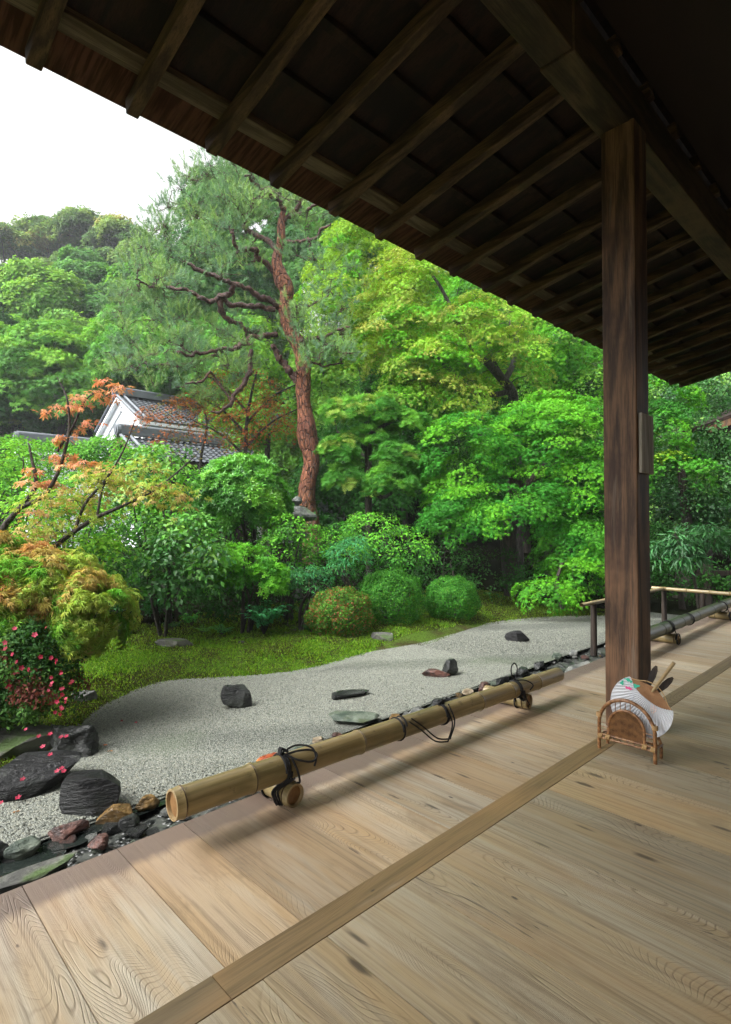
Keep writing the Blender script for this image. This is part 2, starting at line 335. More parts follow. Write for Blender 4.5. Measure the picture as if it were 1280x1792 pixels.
t = NT('ceiling_board'); M['ceil'] = t.fin(t.mix(t.noise(t.vscale(t.geo(), (1, 9, 1)), 1, 3), (.010, .006, .004), (.022, .013, .009)), .9)
# ================================================================ the ground and the gravel garden
def sst(x, a, b): t = np.clip((x-a)/(b-a), 0, 1); return t*t*(3-2*t)
_ph = rng.uniform(0, 6.28, 24); _kk = rng.normal(0, 1, (24, 2))
def fnoise(x, y, f=1.0):
    s = 0
    for i in range(24):
        o = 1 + (i % 4); s = s + np.sin(f*o*(_kk[i, 0]*x + _kk[i, 1]*y) + _ph[i]) / o
    return s / 4
def gz(x, y):
    x = np.asarray(x, float); y = np.asarray(y, float)
    e = y - (4.35 + .25*np.sin(x*.9) + .35*sst(x, 3.2, 1.4))          # distance past the gravel edge
    z = -.455 + .12*sst(e, -.05, .9) + .42*sst(e, 1.5, 7)
    z = z + .20*sst(x, 1.3, .6)*sst(y, 3.95, 4.5)
    z = z + .03*fnoise(x, y, 1.1)*sst(e, 0, .8)
    q = y + 1.3*np.maximum(0, x-10) - 28
    z = z + 25*(1-np.exp(-np.maximum(0, q)/36)) + .4*fnoise(x, y, .12)*sst(q, 0, 20)
    return z
def gpt(px, py):
    "ground point under a pixel"
    r = VF + (px-CX)/F_PX*VR + (CY-py)/F_PX*VU
    t = 1.5
    while t < 60:
        p = CAM + r*t
        if p[2] <= gz(p[0], p[1]): break
        t += .02
    return np.array([p[0], p[1], float(gz(p[0], p[1]))])
xs = np.unique(np.concatenate([np.linspace(-120, -6, 20), np.linspace(-6, 14, 170), np.linspace(14, 40, 60), np.linspace(40, 200, 40)]))
ys = np.unique(np.concatenate([np.linspace(-150, 1, 12), np.linspace(1, 12, 120), np.linspace(12, 40, 60), np.linspace(40, 200, 50)]))
X, Y = np.meshgrid(xs, ys, indexing='ij')
Z = gz(X, Y); Z = np.where(Y < 2.9, -.60, Z)
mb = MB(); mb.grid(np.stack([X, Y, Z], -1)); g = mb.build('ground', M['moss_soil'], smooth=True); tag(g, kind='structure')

# gravel sheet: outline traced on the ground plane
gz0 = -.43
far = [(205,1262),(165,1290),(158,1275),(170,1245),(205,1225),(250,1205),(300,1192),(380,1187),(480,1180),(560,1167),(620,1150),(690,1124),(760,1107),(850,1091),(930,1082),(1000,1078),(1060,1077)]
fp = [G(a, b, gz0)[:2] for a, b in far]
pl = [np.array((-3, 3.9)), np.array((.2, 3.85)), np.array((.9, 3.8))] + fp[3:] + [np.array((9.6, 4.0))]
pl = smooth_path(np.array([(a, b, 0) for a, b in pl]), 8)[:, :2]
V = []; nrow = 14
for q in pl:
    w = .018*math.sin(q[0]*37)+.012*math.sin(q[0]*83+1)
    for k in range(nrow): 
        f = k/(nrow-1); y = 2.86*(1-f) + (q[1]+w)*f
        V.append((q[0], y, gz0 + .006*math.sin(q[0]*2.1+y*3) - .03*sst(f, .94, 1.0)))
V = np.array(V).reshape(len(pl), nrow, 3)
mb = MB(); mb.grid(V); o = mb.build('gravel_bed', M['gravel'], smooth=True); tag(o, kind='structure')
edge_x, edge_y = pl[:, 0], pl[:, 1]
# loose pebbles lying on the gravel
def scatter_chips(name, pts, size, palette, mat, kind, flat=.6, cols=None):
    n = len(pts)
    T = np.array([[1,0,0],[-.5,.87,0],[-.5,-.87,0],[.3,.3,.9],[-.4,.1,.8]], float)
    Ft = np.array([[0,1,3],[1,4,3],[1,2,4],[2,0,3],[2,3,4]])
    a = rng.uniform(0, 6.28, n); s = size*rng.uniform(.5, 1.3, n)
    ca, sa = np.cos(a)[:, None], np.sin(a)[:, None]
    x = T[None, :, 0]*rng.uniform(.7, 1.3, (n, 1)); y = T[None, :, 1]*rng.uniform(.6, 1.2, (n, 1)); z = T[None, :, 2]*flat*rng.uniform(.5, 1.2, (n, 1)) - .1
    Vv = np.stack([(x*ca-y*sa)*s[:, None], (x*sa+y*ca)*s[:, None], z*s[:, None]], -1) + pts[:, None, :]
    Fv = (Ft[None] + 5*np.arange(n)[:, None, None]).reshape(-1, 3)
    c = palette[rng.integers(0, len(palette), n)] * rng.uniform(.8, 1.15, (n, 1)) if cols is None else cols
    me = npmesh(name, Vv.reshape(-1, 3), Fv, col=np.repeat(c, 5, 0))
    o = link(name, me, mat); return tag(o, kind=kind) if kind else o
t = NT('pebble'); M['pebble'] = t.fin(t.attr('Col', 'Color'), .5, .3)
def gravel_pts(n, x0, x1, ymax=9, ymin=2.88):
    x = rng.uniform(x0, x1, n); ye = np.interp(x, edge_x, edge_y); y = rng.uniform(ymin, ymax, n); k = y < ye + rng.normal(0, .02, n)
    return np.stack([x[k], y[k], np.full(k.sum(), gz0+.004)], 1)
gp = np.concatenate([gravel_pts(330000, -.6, 5, 5.4), gravel_pts(60000, 5, 9, 5.0)])
pal = np.array([(.58,.58,.53),(.50,.51,.47),(.64,.62,.55),(.36,.37,.34),(.45,.46,.44),(.30,.31,.28),(.66,.66,.60),(.55,.53,.45)])*np.array([.31,.325,.30])
tag(scatter_chips('loose_gravel', gp, .0072, pal, M['pebble'], 'stuff'), 'pale grey gravel chips covering the dry garden bed', 'gravel')

# drip channel between veranda and gravel
mb = MB(); V = []
for x in np.linspace(-4, 14, 220):
    V.append([(x, y, -.468 + .006*math.sin(x*9+y*7)) for y in np.linspace(1.2, 2.92, 16)])
mb.grid(V); tag(mb.build('drip_channel', M['drip_bed'], smooth=True), kind='structure')
for i, (px, py, rx, ry) in enumerate(((48,1500,.16,.07),(128,1467,.10,.05),(170,1440,.12,.06),(270,1400,.22,.08))):
    c = G(px, py, -.447); ang = np.linspace(0, 6.283, 40, endpoint=False)
    rr = 1+.12*np.sin(ang*3+i)+.08*np.sin(ang*5+2*i)
    V = np.stack([c[0]+rx*1.2*rr*np.cos(ang), c[1]+ry*1.5*rr*np.sin(ang), np.full(40, -.447+.002*i)], 1)
    mb = MB(); mb.add(np.concatenate([V, [c + np.array([0, 0, .002*i])]]), T=[[j, (j+1) % 40, 40] for j in range(40)])
    tag(mb.build('water', M['water']), kind='structure')

# ================================================================ rocks
def rock_mesh(name, size, seed, cuts=9, sub=4, rough=.05, flat=0, boxy=1):
    r = np.random.default_rng(seed)
    import bmesh
    bm = bmesh.new(); bmesh.ops.create_icosphere(bm, subdivisions=sub, radius=1)
    V = np.array([v.co for v in bm.verts]); V = np.sign(V)*np.abs(V)**boxy; V = V/np.max(np.abs(V)); F = np.array([[v.index for v in f.verts] for f in bm.faces]); bm.free()
    for k in range(cuts):
        n = r.normal(0, 1, 3); n /= np.linalg.norm(n); d = r.uniform(.52, .8)
        h = V@n - d; V -= np.where(h > 0, h, 0)[:, None]*n*.93
    if flat: 
        h = V[:, 2]-flat; V[:, 2] -= np.where(h > 0, h, 0)*.85
    K = r.normal(0, 1, (30, 3))*np.array([1]*3); ph = r.uniform(0, 6.28, 30); dsp = 0
    for i in range(30):
        f = 2**(1+i % 5)*.9; dsp = dsp + np.sin(V@K[i]*f+ph[i])/f**.8
    V *= (1 + rough*dsp[:, None])
    V *= np.array(size)
    return npmesh(name, V, F, smooth=rough > .03)
def rock(px, py, size, mat, label, seed, base=None, rot=0, sink=.25, flat=0, cuts=16, group=None, name='garden_stone', rough=.016, tilt=0, cat='stone', P=None, boxy=1):
    sink = sink + .06
    "size: half extents; (px,py) is the point where its base centre meets the ground"
    p = (G(px, py, base) if base is not None else gpt(px, py)) if P is None else np.array(P)
    me = rock_mesh(name, size, seed, cuts, 5 if group is None else 4, rough, flat, boxy); o = link(name, me, M[mat]); tag(o, label, cat, group)
    o.location = (p[0], p[1], p[2] + size[2]*(1-2*sink)); o.rotation_euler = (tilt, 0, rot)
    try: me.set_sharp_from_angle(angle=R(38))
    except Exception: pass
    return o
A45 = R(45.9)-math.pi/2      # turns local x to the photo's horizontal
# stones in the gravel
rock(416, 1236, (.125,.10,.12), 'st_dark', 'squat dark upright stone alone in the gravel, left of the others', 3, gz0, A45+.1, .12, .75, boxy=.7)
rock(608, 1220, (.235,.09,.05), 'st_dark', 'long low dark slab stone lying in the gravel', 5, gz0, A45+.55, .3, .6)
rock(618, 1262, (.20,.13,.055), 'st_green', 'broad flat greenish stepping stone just beyond the bamboo pole', 8, gz0, A45+.1, .2, .5)
rock(762, 1184, (.14,.08,.062), 'st_rust', 'low rust brown stone leaning against a dark one in the gravel', 13, gz0, A45-.1, .2, .6)
rock(787, 1182, (.095,.08,.115), 'st_dark', 'jagged dark stone standing behind the rusty one in the gravel', 21, gz0, A45+.2, .15, .7)
rock(908, 1122, (.19,.10,.10), 'st_black', 'dark peaked stone far right in the gravel near the railing', 17, gz0, A45-.1, .3)
# left rock group
rock(162, 1412, (.14,.12,.115), 'st_black', 'black upright block stone with a flat slanted top beside the drip channel', 30, gz0, A45+.25, .12, .7, 7, tilt=-.14, boxy=.5)
rock(52, 1378, (.27,.17,.115), 'st_black', 'large dark layered rock under the pink azalea', 33, gz0, A45+.2, .18, .6, 10, boxy=.7)
rock(128, 1318, (.22,.14,.14), 'st_dark', 'dark craggy rock with a hollow between moss and gravel', 38, gz0, A45-.3, .2, .7, 11, rough=.09)
rock(150, 1226, (.13,.07,.07), 'st_grey', 'small pale grey rock at the left edge of the moss', 41, None, A45+.3, .3, .8, rough=.09)
rock(20, 1310, (.32,.2,.14), 'st_mossy', 'wide mossy rock half hidden below the azalea', 43, None, A45, .4, .6)
# rocks in the moss
rock(310, 1130, (.26,.13,.09), 'st_mossy', 'flat mossy rock set in the moss beside the ferns', 47, None, A45-.1, .35, .6)
rock(668, 1118, (.22,.12,.09), 'st_mossy', 'low mossy rock between the clipped bushes and gravel', 52, None, A45, .4, .7)
rock(424, 1126, (.05,.03,.03), 'st_dark', 'little dark stone poking out of the moss', 55, None, A45, .3)
rock(215, 1110, (.14,.12,.18), 'st_dark', 'dark rock behind the laceleaf maple', 57, None, A45, .2)
# kerb stones between the channel and the gravel (px, py, half sizes, material, label)
kerb = [
 (205,1432,(.115,.06,.055),'st_ochre','long ochre wet stone beside the black block stone',.25),
 (222,1448,(.06,.045,.04),'st_dark','dark shiny stone tucked under the long ochre one',.1),
 (258,1412,(.075,.05,.045),'st_ochre','ochre brown stone near the end of the bamboo pole',.2),
 (118,1462,(.10,.045,.04),'st_rust','long dark brown wet stone left of the ochre stones',.35),
 (45,1490,(.095,.05,.045),'st_green','greenish kerb stone left of the long dark brown one',.3),
 (176,1478,(.055,.045,.035),'st_rust','round glossy brown stone lying in the wet channel',.4),
 (2,1500,(.05,.05,.05),'st_dark','dark kerb stone at the left edge of the photo',0),
 (473,1335,(.105,.06,.035),'st_red','flat orange red stone behind the knotted rope',.15),
 (420,1365,(.10,.05,.025),'st_green','flat green grey kerb stone left of the red stone',.1),
 (345,1385,(.12,.05,.025),'st_green','flat algae covered kerb stone above the pole end',.1),
 (525,1318,(.06,.04,.03),'st_green','small mossy kerb stone right of the red stone',.1),
 (557,1300,(.06,.04,.03),'st_tan','pale tan kerb stone left of the flat greenish stone',.1),
 (588,1292,(.055,.035,.03),'st_rust','brown kerb stone left of the flat greenish stone',.1),
 (690,1258,(.05,.035,.03),'st_ochre','orange brown kerb stone right of the flat greenish stone',.1),
 (728,1250,(.14,.05,.03),'st_grey','long pale grey kerb stone behind the bamboo pole',.05),
 (768,1238,(.07,.05,.05),'st_dark','dark pointed kerb stone behind the middle rope',.1),
 (800,1230,(.09,.045,.035),'st_dark','dark blue grey kerb stone right of the middle rope',.05),
 (820,1214,(.08,.04,.03),'st_tan','tan kerb stone far behind the middle of the pole',.05),
 (846,1206,(.07,.05,.05),'st_rust','rust coloured kerb stone near the far rope',.05),
 (880,1196,(.13,.05,.05),'st_black','black kerb stone beside the far rope loop',.0),
 (916,1180,(.08,.05,.05),'st_dark','dark kerb stone behind the far end of the pole',.0),
 (945,1168,(.09,.05,.05),'st_dark','dark grey kerb stone beyond the far pole end',.0),
 (975,1154,(.09,.05,.05),'st_green','greenish kerb stone near the railing post',.0),
 (1005,1146,(.09,.05,.04),'st_grey','grey kerb stone left of the railing post',.0),
]
for i, (px, py, s, mt, lb, sk) in enumerate(kerb):
    s = (s[0]*.9, s[1]*1.0, s[2]*1.1); rock(px, py, s, mt, lb, 100+i, gz0-.01, (i*1.7 % .5)-.25, .25, .75, 9, 'kerb stones along the drip channel', 'kerb_stone', rough=.045)
# flat lichen covered base stone of the veranda (lower left)
rock(55, 1536, (.26,.07,.04), 'st_mossy', 'long lichen green foundation stone against the veranda edge', 140, -.43, .02, .3, .6)
rock(1010, 1172, (.3,.10,.05), 'st_grey', 'pale flat foundation stone at the veranda edge past the pole', 141, -.43, .0, .3, .6)
# river stones lying in the channel: shared meshes, each its own object
rv = [rock_mesh('river_stone', (1, .72, .5), 200+i, 7, 3, .045, .8) for i in range(6)]
mats = ['st_dark','st_grey','st_green','st_dark','st_rust','st_dark','st_ochre','st_black','st_green','st_grey']
rs_me = {}
cnt = 0; placed = []
rr = random.Random(5)
tries = 0
while cnt < 210 and tries < 8000:
    tries += 1
    u = rr.random(); x = .1 + u**1.3*7.6
    y = rr.uniform(2.42, 2.90); s = rr.uniform(.022, .062)
    if any((x-a)**2+(y-b)**2 < (.72*(s+c))**2 for a, b, c in placed): continue
    placed.append((x, y, s)); k = rr.randrange(6); mt = mats[rr.randrange(10)]
    key = (k, mt)
    if key not in rs_me:
        me = rv[k].copy(); me.materials.append(M[mt]); rs_me[key] = me
    o = bpy.data.objects.new('river_stone', rs_me[key]); COL.objects.link(o)
    o.location = (x, y, -.468 + s*.3); o.scale = (s, s, s); o.rotation_euler = (0, 0, rr.uniform(0, 6.28))
    tag(o, 'wet fist-sized river stone among many in the drip channel below the veranda', 'stone', 'river stones in the drip channel'); cnt += 1

# ================================================================ the temple: floor, post, eave
ED = 1.785          # veranda edge
temple = empty('temple_building', (3, 0, 0), 'old timber temple veranda with plank floor, square post and raftered eave, seen from inside', 'building')
def planks(name, mat, spans, y0, y1, z, parent):
    mb = MB(); tone = []
    for (x0, x1) in spans:
        w = 50*random.random(); dz = random.uniform(-.0003, .0003); g_ = .0013
        off = random.uniform(-3, 3); k = rng.random(3)
        a, b = (x0+g_, y0, z-.035+dz), (x1-g_, y1, z+dz)
        XX = [a[0], b[0]]; YY = [a[1], b[1]]
        P = [(XX[i]-x0+off*0+3*w, YY[j], w) for i, j in ((0,0),(1,0),(1,1),(0,1))]*2
        mb.box(a, b, P=P); tone += [k]*8
    o = mb.build(name, mat, parent, usevec=True)
    at = o.data.attributes.new('tone', 'FLOAT_VECTOR', 'POINT'); at.data.foreach_set('vector', np.array(tone, dtype=np.float32).ravel())
    return o
x1s = float(G(35,1545,0)[0]); x2s = float(G(203,1484,0)[0]); x3s = float(G(318,1439,0)[0])
cuts = [x1s-.33*k for k in range(8, 0, -1)] + [x1s, x2s, x3s, x3s+.30]
while cuts[-1] < 9.9: cuts.append(cuts[-1] + random.choice([.22,.27,.31,.24,.34]))
spans = list(zip(cuts[:-1], cuts[1:]))
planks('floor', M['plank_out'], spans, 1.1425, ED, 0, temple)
c2 = [-2.6, float(G(460,1715,0)[0]), float(G(567,1635,0)[0])]
while c2[-1] < 9.9: c2.append(c2[-1] + random.choice([.28,.36,.42,.33,.3]))
c2 = [-3.0+.36*k for k in range(8)] + [x for x in c2[1:] if x > -.1]; c2 = sorted(c2)
planks('floor', M['plank_in'], list(zip(c2[:-1], c2[1:])), -2.8, 1.0535, .001, temple)
# threshold strip, grain along X
mb = MB(); tone = []
sx = [-3, float(G(375,1715,0)[0]), 2.781]; 
for a, b in ((sx[0], sx[1]), (sx[1], sx[2]), (2.945, 6.1), (6.1, 9.9)):
    w = random.random()*40
    P = [(yy+w, xx, w) for xx, yy in ((a,1.0555),(b,1.0555),(b,1.1405),(a,1.1405))]*2
    mb.box((a+.001, 1.0555, -.04), (b-.001, 1.1405, .002), P=P); tone += [rng.random(3)]*8
o = mb.build('threshold', M['strip'], temple, usevec=True); at = o.data.attributes.new('tone', 'FLOAT_VECTOR', 'POINT'); at.data.foreach_set('vector', np.array(tone, dtype=np.float32).ravel())
# sub floor, edge beam
mb = MB(); mb.box((-3, -2.8, -.12), (9.9, 1.70, -.037)); mb.box((-3, 1.62, -.20), (9.9, 1.73, -.121))
for x in np.arange(-2.5, 10, 1.9): mb.box((x-.06, 1.6, -.44), (x+.06, 1.72, -.201))
mb.build('floor_frame', M['dark_wood'], temple)
mb = MB(); mb.box((-3, -2.8, -.44), (9.9, 1.2, -.13)); mb.build('foundation', M['dark_wood'], temple)
# post
mb = MB(); mb.box((2.783, 1.018, .003), (2.943, 1.178, 2.952)); post = mb.build('post', M['post'], temple, bevel=.006)
pz0, pz1 = 1-(828-915)/985*2.71, 1-(724-915)/985*2.71
mb = MB(); mb.box((2.80, 1.0, pz0), (2.952, 1.0165, pz1)); mb.box((2.9445, 1.0175, pz0), (2.958, 1.14, pz1)); mb.build('patch_block', M['patch'], post, bevel=.002)
post.children[0].location = (0, 0, 0)
mb = MB(); mb.box((8.5, 1.018, .003), (8.66, 1.178, 2.952)); mb.build('post', M['post'], temple, bevel=.006)
# main beam
mb = MB(); mb.box((-4, 1.043, 2.953), (2.20, 1.188, 3.18)); mb.box((2.99, 1.043, 2.953), (8.7, 1.188, 3.18)); mb.build('beam', M['beam'], temple, bevel=.006)
mb = MB(); mb.box((2.202, 1.037, 2.945), (2.988, 1.194, 3.178)); mb.build('beam', M['beam'], temple, bevel=.006)
for q in (5.9, 8.4): mb = MB(); mb.box((q, -2.6, 2.98), (q+.14, 1.035, 3.16)); mb.build('cross_beam', M['dark_wood'], temple, bevel=.005)
# rafters
YE, ZE, SL = 2.60, 2.902, .19
zr = lambda y: ZE + SL*(YE-y)       # underside of rafters
X_END = 8.75
xr = [1.013+.41*k for k in range(-11, 19)]
rnd = random.Random(3)
def rafter(x):
    mb = MB(); w = .061+rnd.uniform(-.004, .004); h = .078; ye = YE+.028+rnd.uniform(-.008, .008); dz = rnd.uniform(-.003, .003)
    a = np.array([x+rnd.uniform(-.012,.012), ye, zr(ye)+h/2+dz]); b = np.array([x+rnd.uniform(-.012,.012), 1.03, zr(1.03)+h/2+dz])
    ss = []; 
    mb.bar(a, b, w, h); return mb.build('rafter', M['rafter'], temple, bevel=.006)
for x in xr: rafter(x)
def slab(name, y0, y1, zo, th, mat, x0=-4.2, x1=X_END, tilt=0):
    "board lying on the slope: zo above rafter underside at its lower face"
    mb = MB(); V = []
    for x in (x0, x1):
        for y, top in ((y0, 0), (y1, 0), (y1, 1), (y0, 1)): V.append((x, y, zr(y)+zo+top*th))
    mb.add(V, [[0,3,2,1],[4,5,6,7],[0,1,5,4],[1,2,6,5],[2,3,7,6],[3,0,4,7]]); return mb.build(name, mat, temple, bevel=.003)
slab('eave_board', 2.40, 2.49, .080, .034, M['kayaoi'])
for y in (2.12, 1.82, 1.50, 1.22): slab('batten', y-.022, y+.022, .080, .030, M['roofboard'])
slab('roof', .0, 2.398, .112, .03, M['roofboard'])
# shingle layers at the eave: a stack of thin courses
mb = MB()
for k in range(9):
    y1 = 2.733 + .008*k + .003*math.sin(k*5); V = []
    z0 = .116 + k*.013
    for x in (-4.2, X_END+.06):
        for y, top in ((2.30, 0), (y1, 0), (y1, 1), (2.30, 1)): V.append((x, y, zr(y)+z0-.0+top*.012+(y-2.3)*0.02))
    mb.add(V, [[0,3,2,1],[4,5,6,7],[0,1,5,4],[1,2,6,5],[2,3,7,6],[3,0,4,7]])
mb.build('eave_shingle', M['shingle'], temple)
# roof covering above and room behind
mb = MB(); V = []
for x in (-4.2, X_END+.05):
    for y, z in ((2.55, 3.15), (-4.5, 4.9), (-4.5, 5.05), (2.6, 3.19)): V.append((x, y, z))
mb.add(V, [[0,3,2,1],[4,5,6,7],[0,1,5,4],[1,2,6,5],[2,3,7,6],[3,0,4,7]]); mb.build('roof', M['shingle'], temple)
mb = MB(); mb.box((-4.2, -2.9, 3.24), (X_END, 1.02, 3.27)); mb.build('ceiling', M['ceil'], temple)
mb = MB(); mb.box((-4, 1.08, 3.182), (X_END, 1.14, 3.40)); mb.build('wall', M['dark_wood'], temple)
mb = MB(); mb.box((-3.1, -2.95, -.05), (X_END, -2.82, 3.24)); mb.build('wall', M['room'], temple)
# gable end board of the eave, far right
mb = MB(); V = []
for x in (X_END+.002, X_END+.05):
    for y, z in ((2.62, zr(2.62)+.03), (.0, zr(0)+.02), (.0, zr(0)+.20), (2.62, zr(2.62)+.12)): V.append((x, y, z))
mb.add(V, [[0,3,2,1],[4,5,6,7],[0,1,5,4],[1,2,6,5],[2,3,7,6],[3,0,4,7]]); mb.build('bargeboard', M['kayaoi'], temple)

# ================================================================ bamboo
def bamboo_mesh(mb, a, b, r0, r1, nodes, n=28, inset=(0, 0)):
    a, b = np.array(a, float), np.array(b, float); L = np.linalg.norm(b-a); d = (b-a)/L
    s = np.cross(d, [0, 0, 1.0]); s /= np.linalg.norm(s); u = np.cross(s, d)
    st = [(0, 0, 0), (L, 0, 0)]
    for t_ in nodes:
        c = t_*L
        for dx, dr, mk in ((-.02, 0, 0), (-.006, .0016, 0), (-.0018, .0032, 0), (0, -.0016, 1), (.0016, -.0012, 1), (.0034, .0024, 0), (.010, .0006, 0), (.02, 0, 0)):
            if 0 < c+dx < L: st.append((c+dx, dr, mk))
    st = sorted(st); k = len(st); ang = np.linspace(0, 2*math.pi, n, endpoint=False); V = []; P = []
    for x, dr, mk in st:
        bow = .004*math.sin(x*2.3)
        r = r0+(r1-r0)*x/L + dr
        cs = np.cos(ang)[:, None]*s + np.sin(ang)[:, None]*u
        V.append(a + d*x + cs*r + u*bow*0); q = np.stack([np.cos(ang)*r, np.sin(ang)*r, np.full(n, x + 1000*mk)], 1); P.append(q)
    Vn, Pn = np.concatenate(V), np.concatenate(P)
    Q = [[i*n+j, i*n+(j+1) % n, (i+1)*n+(j+1) % n, (i+1)*n+j] for i in range(k-1) for j in range(n)]
    mb.add(Vn, Q, P=Pn)
def bamboo_end(parent, c, d, r, wall=.007, depth=.012, name='cut_end'):
    "ring of cut wall and the sunk diaphragm behind it; d points outward"
    c, d = np.array(c, float), np.array(d, float); d = d/np.linalg.norm(d)
    s = np.cross(d, [0, 0, 1.0]); s /= np.linalg.norm(s); u = np.cross(s, d); n = 28; ang = np.linspace(0, 2*math.pi, n, endpoint=False)
    ring = np.cos(ang)[:, None]*s + np.sin(ang)[:, None]*u
    V = np.concatenate([c+ring*r, c+d*.001+ring*(r-.001), c+d*.001+ring*(r-wall), c-d*depth+ring*(r-wall-.001)]); Q = []
    for i in range(3): Q += [[i*n+j, i*n+(j+1) % n, (i+1)*n+(j+1) % n, (i+1)*n+j] for j in range(n)]
    mb = MB(); mb.add(V, Q); e = mb.build(name, M['bamboo_cut'], parent, smooth=False)
    V = np.concatenate([c-d*depth*.9+ring*(r-wall), c-d*depth*.9+ring*(r-wall)*.55+d*.004, [c-d*depth*.9+d*.005]]); T = [[n+j, n+(j+1) % n, 2*n] for j in range(n)]
    mb = MB(); mb.add(V, [[j, (j+1) % n, n+(j+1) % n, n+j] for j in range(n)], T); mb.build('diaphragm', M['bamboo_inside'], parent, smooth=True)
def rope_loop(mb, c, d, r, rr_=.0042, turns=2, spread=.012, ph=0, full=6.283, extra=.003):
    "turns of cord round a horizontal pole of axis d"
    c, d = np.array(c, float), np.array(d, float); d /= np.linalg.norm(d); s = np.cross(d, [0, 0, 1.0]); s /= np.linalg.norm(s); u = np.cross(s, d)
    N_ = int(22*turns); pts = []
    for i in range(N_+1):
        t_ = i/N_; a = ph + t_*turns*full; pts.append(c + d*spread*(t_-.5)*2 + (s*math.cos(a)+u*math.sin(a))*(r+extra))
    mb.tube(pts, rr_, 6)
def barrier(a, b, r0, r1, nodes, rests, mat, label, ropes=True):
    root = empty('bamboo_barrier', ((a[0]+b[0])/2, (a[1]+b[1])/2, 0), label, 'bamboo barrier')
    mb = MB(); bamboo_mesh(mb, a, b, r0, r1, nodes); pole = mb.build('pole', M[mat], root, smooth=True, usevec=True)
    loc = Vector(root.location)
    dd = np.array(b)-np.array(a); dd = dd/np.linalg.norm(dd)
    def sub(fn):
        n0 = set(bpy.data.objects); fn(); 
        for o in set(bpy.data.objects)-n0: o.location = (0, 0, 0)
    sub(lambda: bamboo_end(pole, a, -dd, r0)); sub(lambda: bamboo_end(pole, b, dd, r1))
    for (x, y0, y1, rr0) in rests:
        mb = MB(); p0, p1 = (x, y1, rr0+.001), (x+.02, y0, rr0+.001)
        bamboo_mesh(mb, p0, p1, rr0*.97, rr0, [.22, .9]); rs = mb.build('rest', M['bamboo'], root, smooth=True, usevec=True)
        e = np.array(p1)-np.array(p0); e /= np.linalg.norm(e)
        sub(lambda: bamboo_end(rs, p1, e, rr0)); sub(lambda: bamboo_end(rs, p0, -e, rr0*.97))
    return root, pole
rA = G(513, 1395, .04); 
pa = W(301, 1410, 1.737); pa[2] = .128; pb = W(977, 1181, 3.26); pb[2] = .121
ra = .0472; rb = .0395
def node_t(px):
    best = min(np.linspace(0, 1, 1500), key=lambda t_: abs(((lambda p: (CX+F_PX*np.dot(p-CAM, VR)/np.dot(p-CAM, VF)))(pa+(pb-pa)*t_))-px)); return float(best)
nd = [node_t(x) for x in (316, 438, 627, 697, 836, 890, 937)]
rest2 = G(925, 1229, .040)
root, pole = barrier(pa, pb, ra, rb, nd, [(rA[0]-.01, rA[1], rA[1]+.27, .040), (rest2[0]-.01, rest2[1], rest2[1]+.26, .040)], 'bamboo', 'long dry yellow bamboo pole tied with black cord onto two short bamboo rests, nearest barrier')
PD = (pb-pa)/np.linalg.norm(pb-pa)
def onpole(px): return pa+(pb-pa)*node_t(px)
S_ = np.cross(PD, [0, 0, 1.0]); S_ /= np.linalg.norm(S_)
# knots
c = onpole(493); mb = MB(); rope_loop(mb, c, PD, ra, turns=3, spread=.011)
rx = rA[0]+.0; py_ = c[1]
down = [c + S_*.05 + np.array([0, 0, -.02]), np.array([rx-.047, rA[1]+.052, .062]), np.array([rx-.049, rA[1]+.045, .034]), np.array([rx-.036, rA[1]+.045, .008])]
for k in range(3): mb.tube(smooth_path([p+np.array([.007*k, -.006*k, 0]) for p in down], 5), .004, 6)
mb.tube(smooth_path([c+S_*.03+np.array([.02, 0, .045]), c+S_*.056+np.array([.03, 0, 0]), c+S_*.05+np.array([.045, 0, -.045]), np.array([rx+.026, rA[1]+.012, .076])], 5), .0038, 6)
rope_loop(mb, (rx-.002, rA[1]+.050, .041), (0, -1, 0), .040, .004, 1, .0)
rope_loop(mb, (rx+.0, rA[1]+.13, .041), (0, -1, 0), .040, .004, 1, .0)
top = c + np.array([0, 0, ra+.006])
mb.tube(smooth_path([top+S_*.02, top+PD*.05+S_*.03+[0,0,.004], top+PD*.10+S_*.04-[0,0,.004], top+PD*.115+S_*.055-[0,0,.02], top+PD*.09+S_*.06-[0,0,.036], top+PD*.04+S_*.053-[0,0,.02], top+S_*.02], 6), .0036, 6)
mb.tube(smooth_path([top, top+PD*.06+[0,0,.012], top+PD*.105+S_*.035+[0,0,.003], top+PD*.11+S_*.056-[0,0,.03], top+PD*.1+S_*.06-[0,0,.055]], 6), .0036, 6)
for q in range(3): mb.tube(smooth_path([top-PD*.012+[.004*q,.01*q-.01,.0], top+[0, .006*q, .014], top+PD*.02+[0,.01*q-.01,.002]], 4), .0048, 6)
mb.build('rope', M['rope'], root)
mb = MB(); c1 = onpole(695); c2_ = onpole(772); rm = .0435
rope_loop(mb, c1, PD, rm, turns=1.1, spread=.004); rope_loop(mb, c2_, PD, .0425, turns=2, spread=.008); rope_loop(mb, c1+PD*.03, PD, rm, turns=.6, spread=.012, ph=.4)
ul = [c1+np.array([.03,-.04,.035]), c1+PD*.09+S_*.056-[0,0,.01], c1+PD*.17+S_*.062-[0,0,.075], c1+PD*.25+S_*.062-[0,0,.098], c2_-PD*.02+S_*.062-[0,0,.09], c2_+PD*.015+S_*.055-[0,0,.03], c2_+S_*.03+[0,0,.042]]
for q in range(2): mb.tube(smooth_path([p+np.array([.012*q, -.004*q, .010*q]) for p in ul], 6), .0034, 6)
t2 = c2_+np.array([0, 0, .047]); mb.tube(smooth_path([t2, t2+[.02, .01, .012], t2+PD*.06+[0, .03, -.006], t2+PD*.09+[0, .04, 0]], 5), .0036, 6)
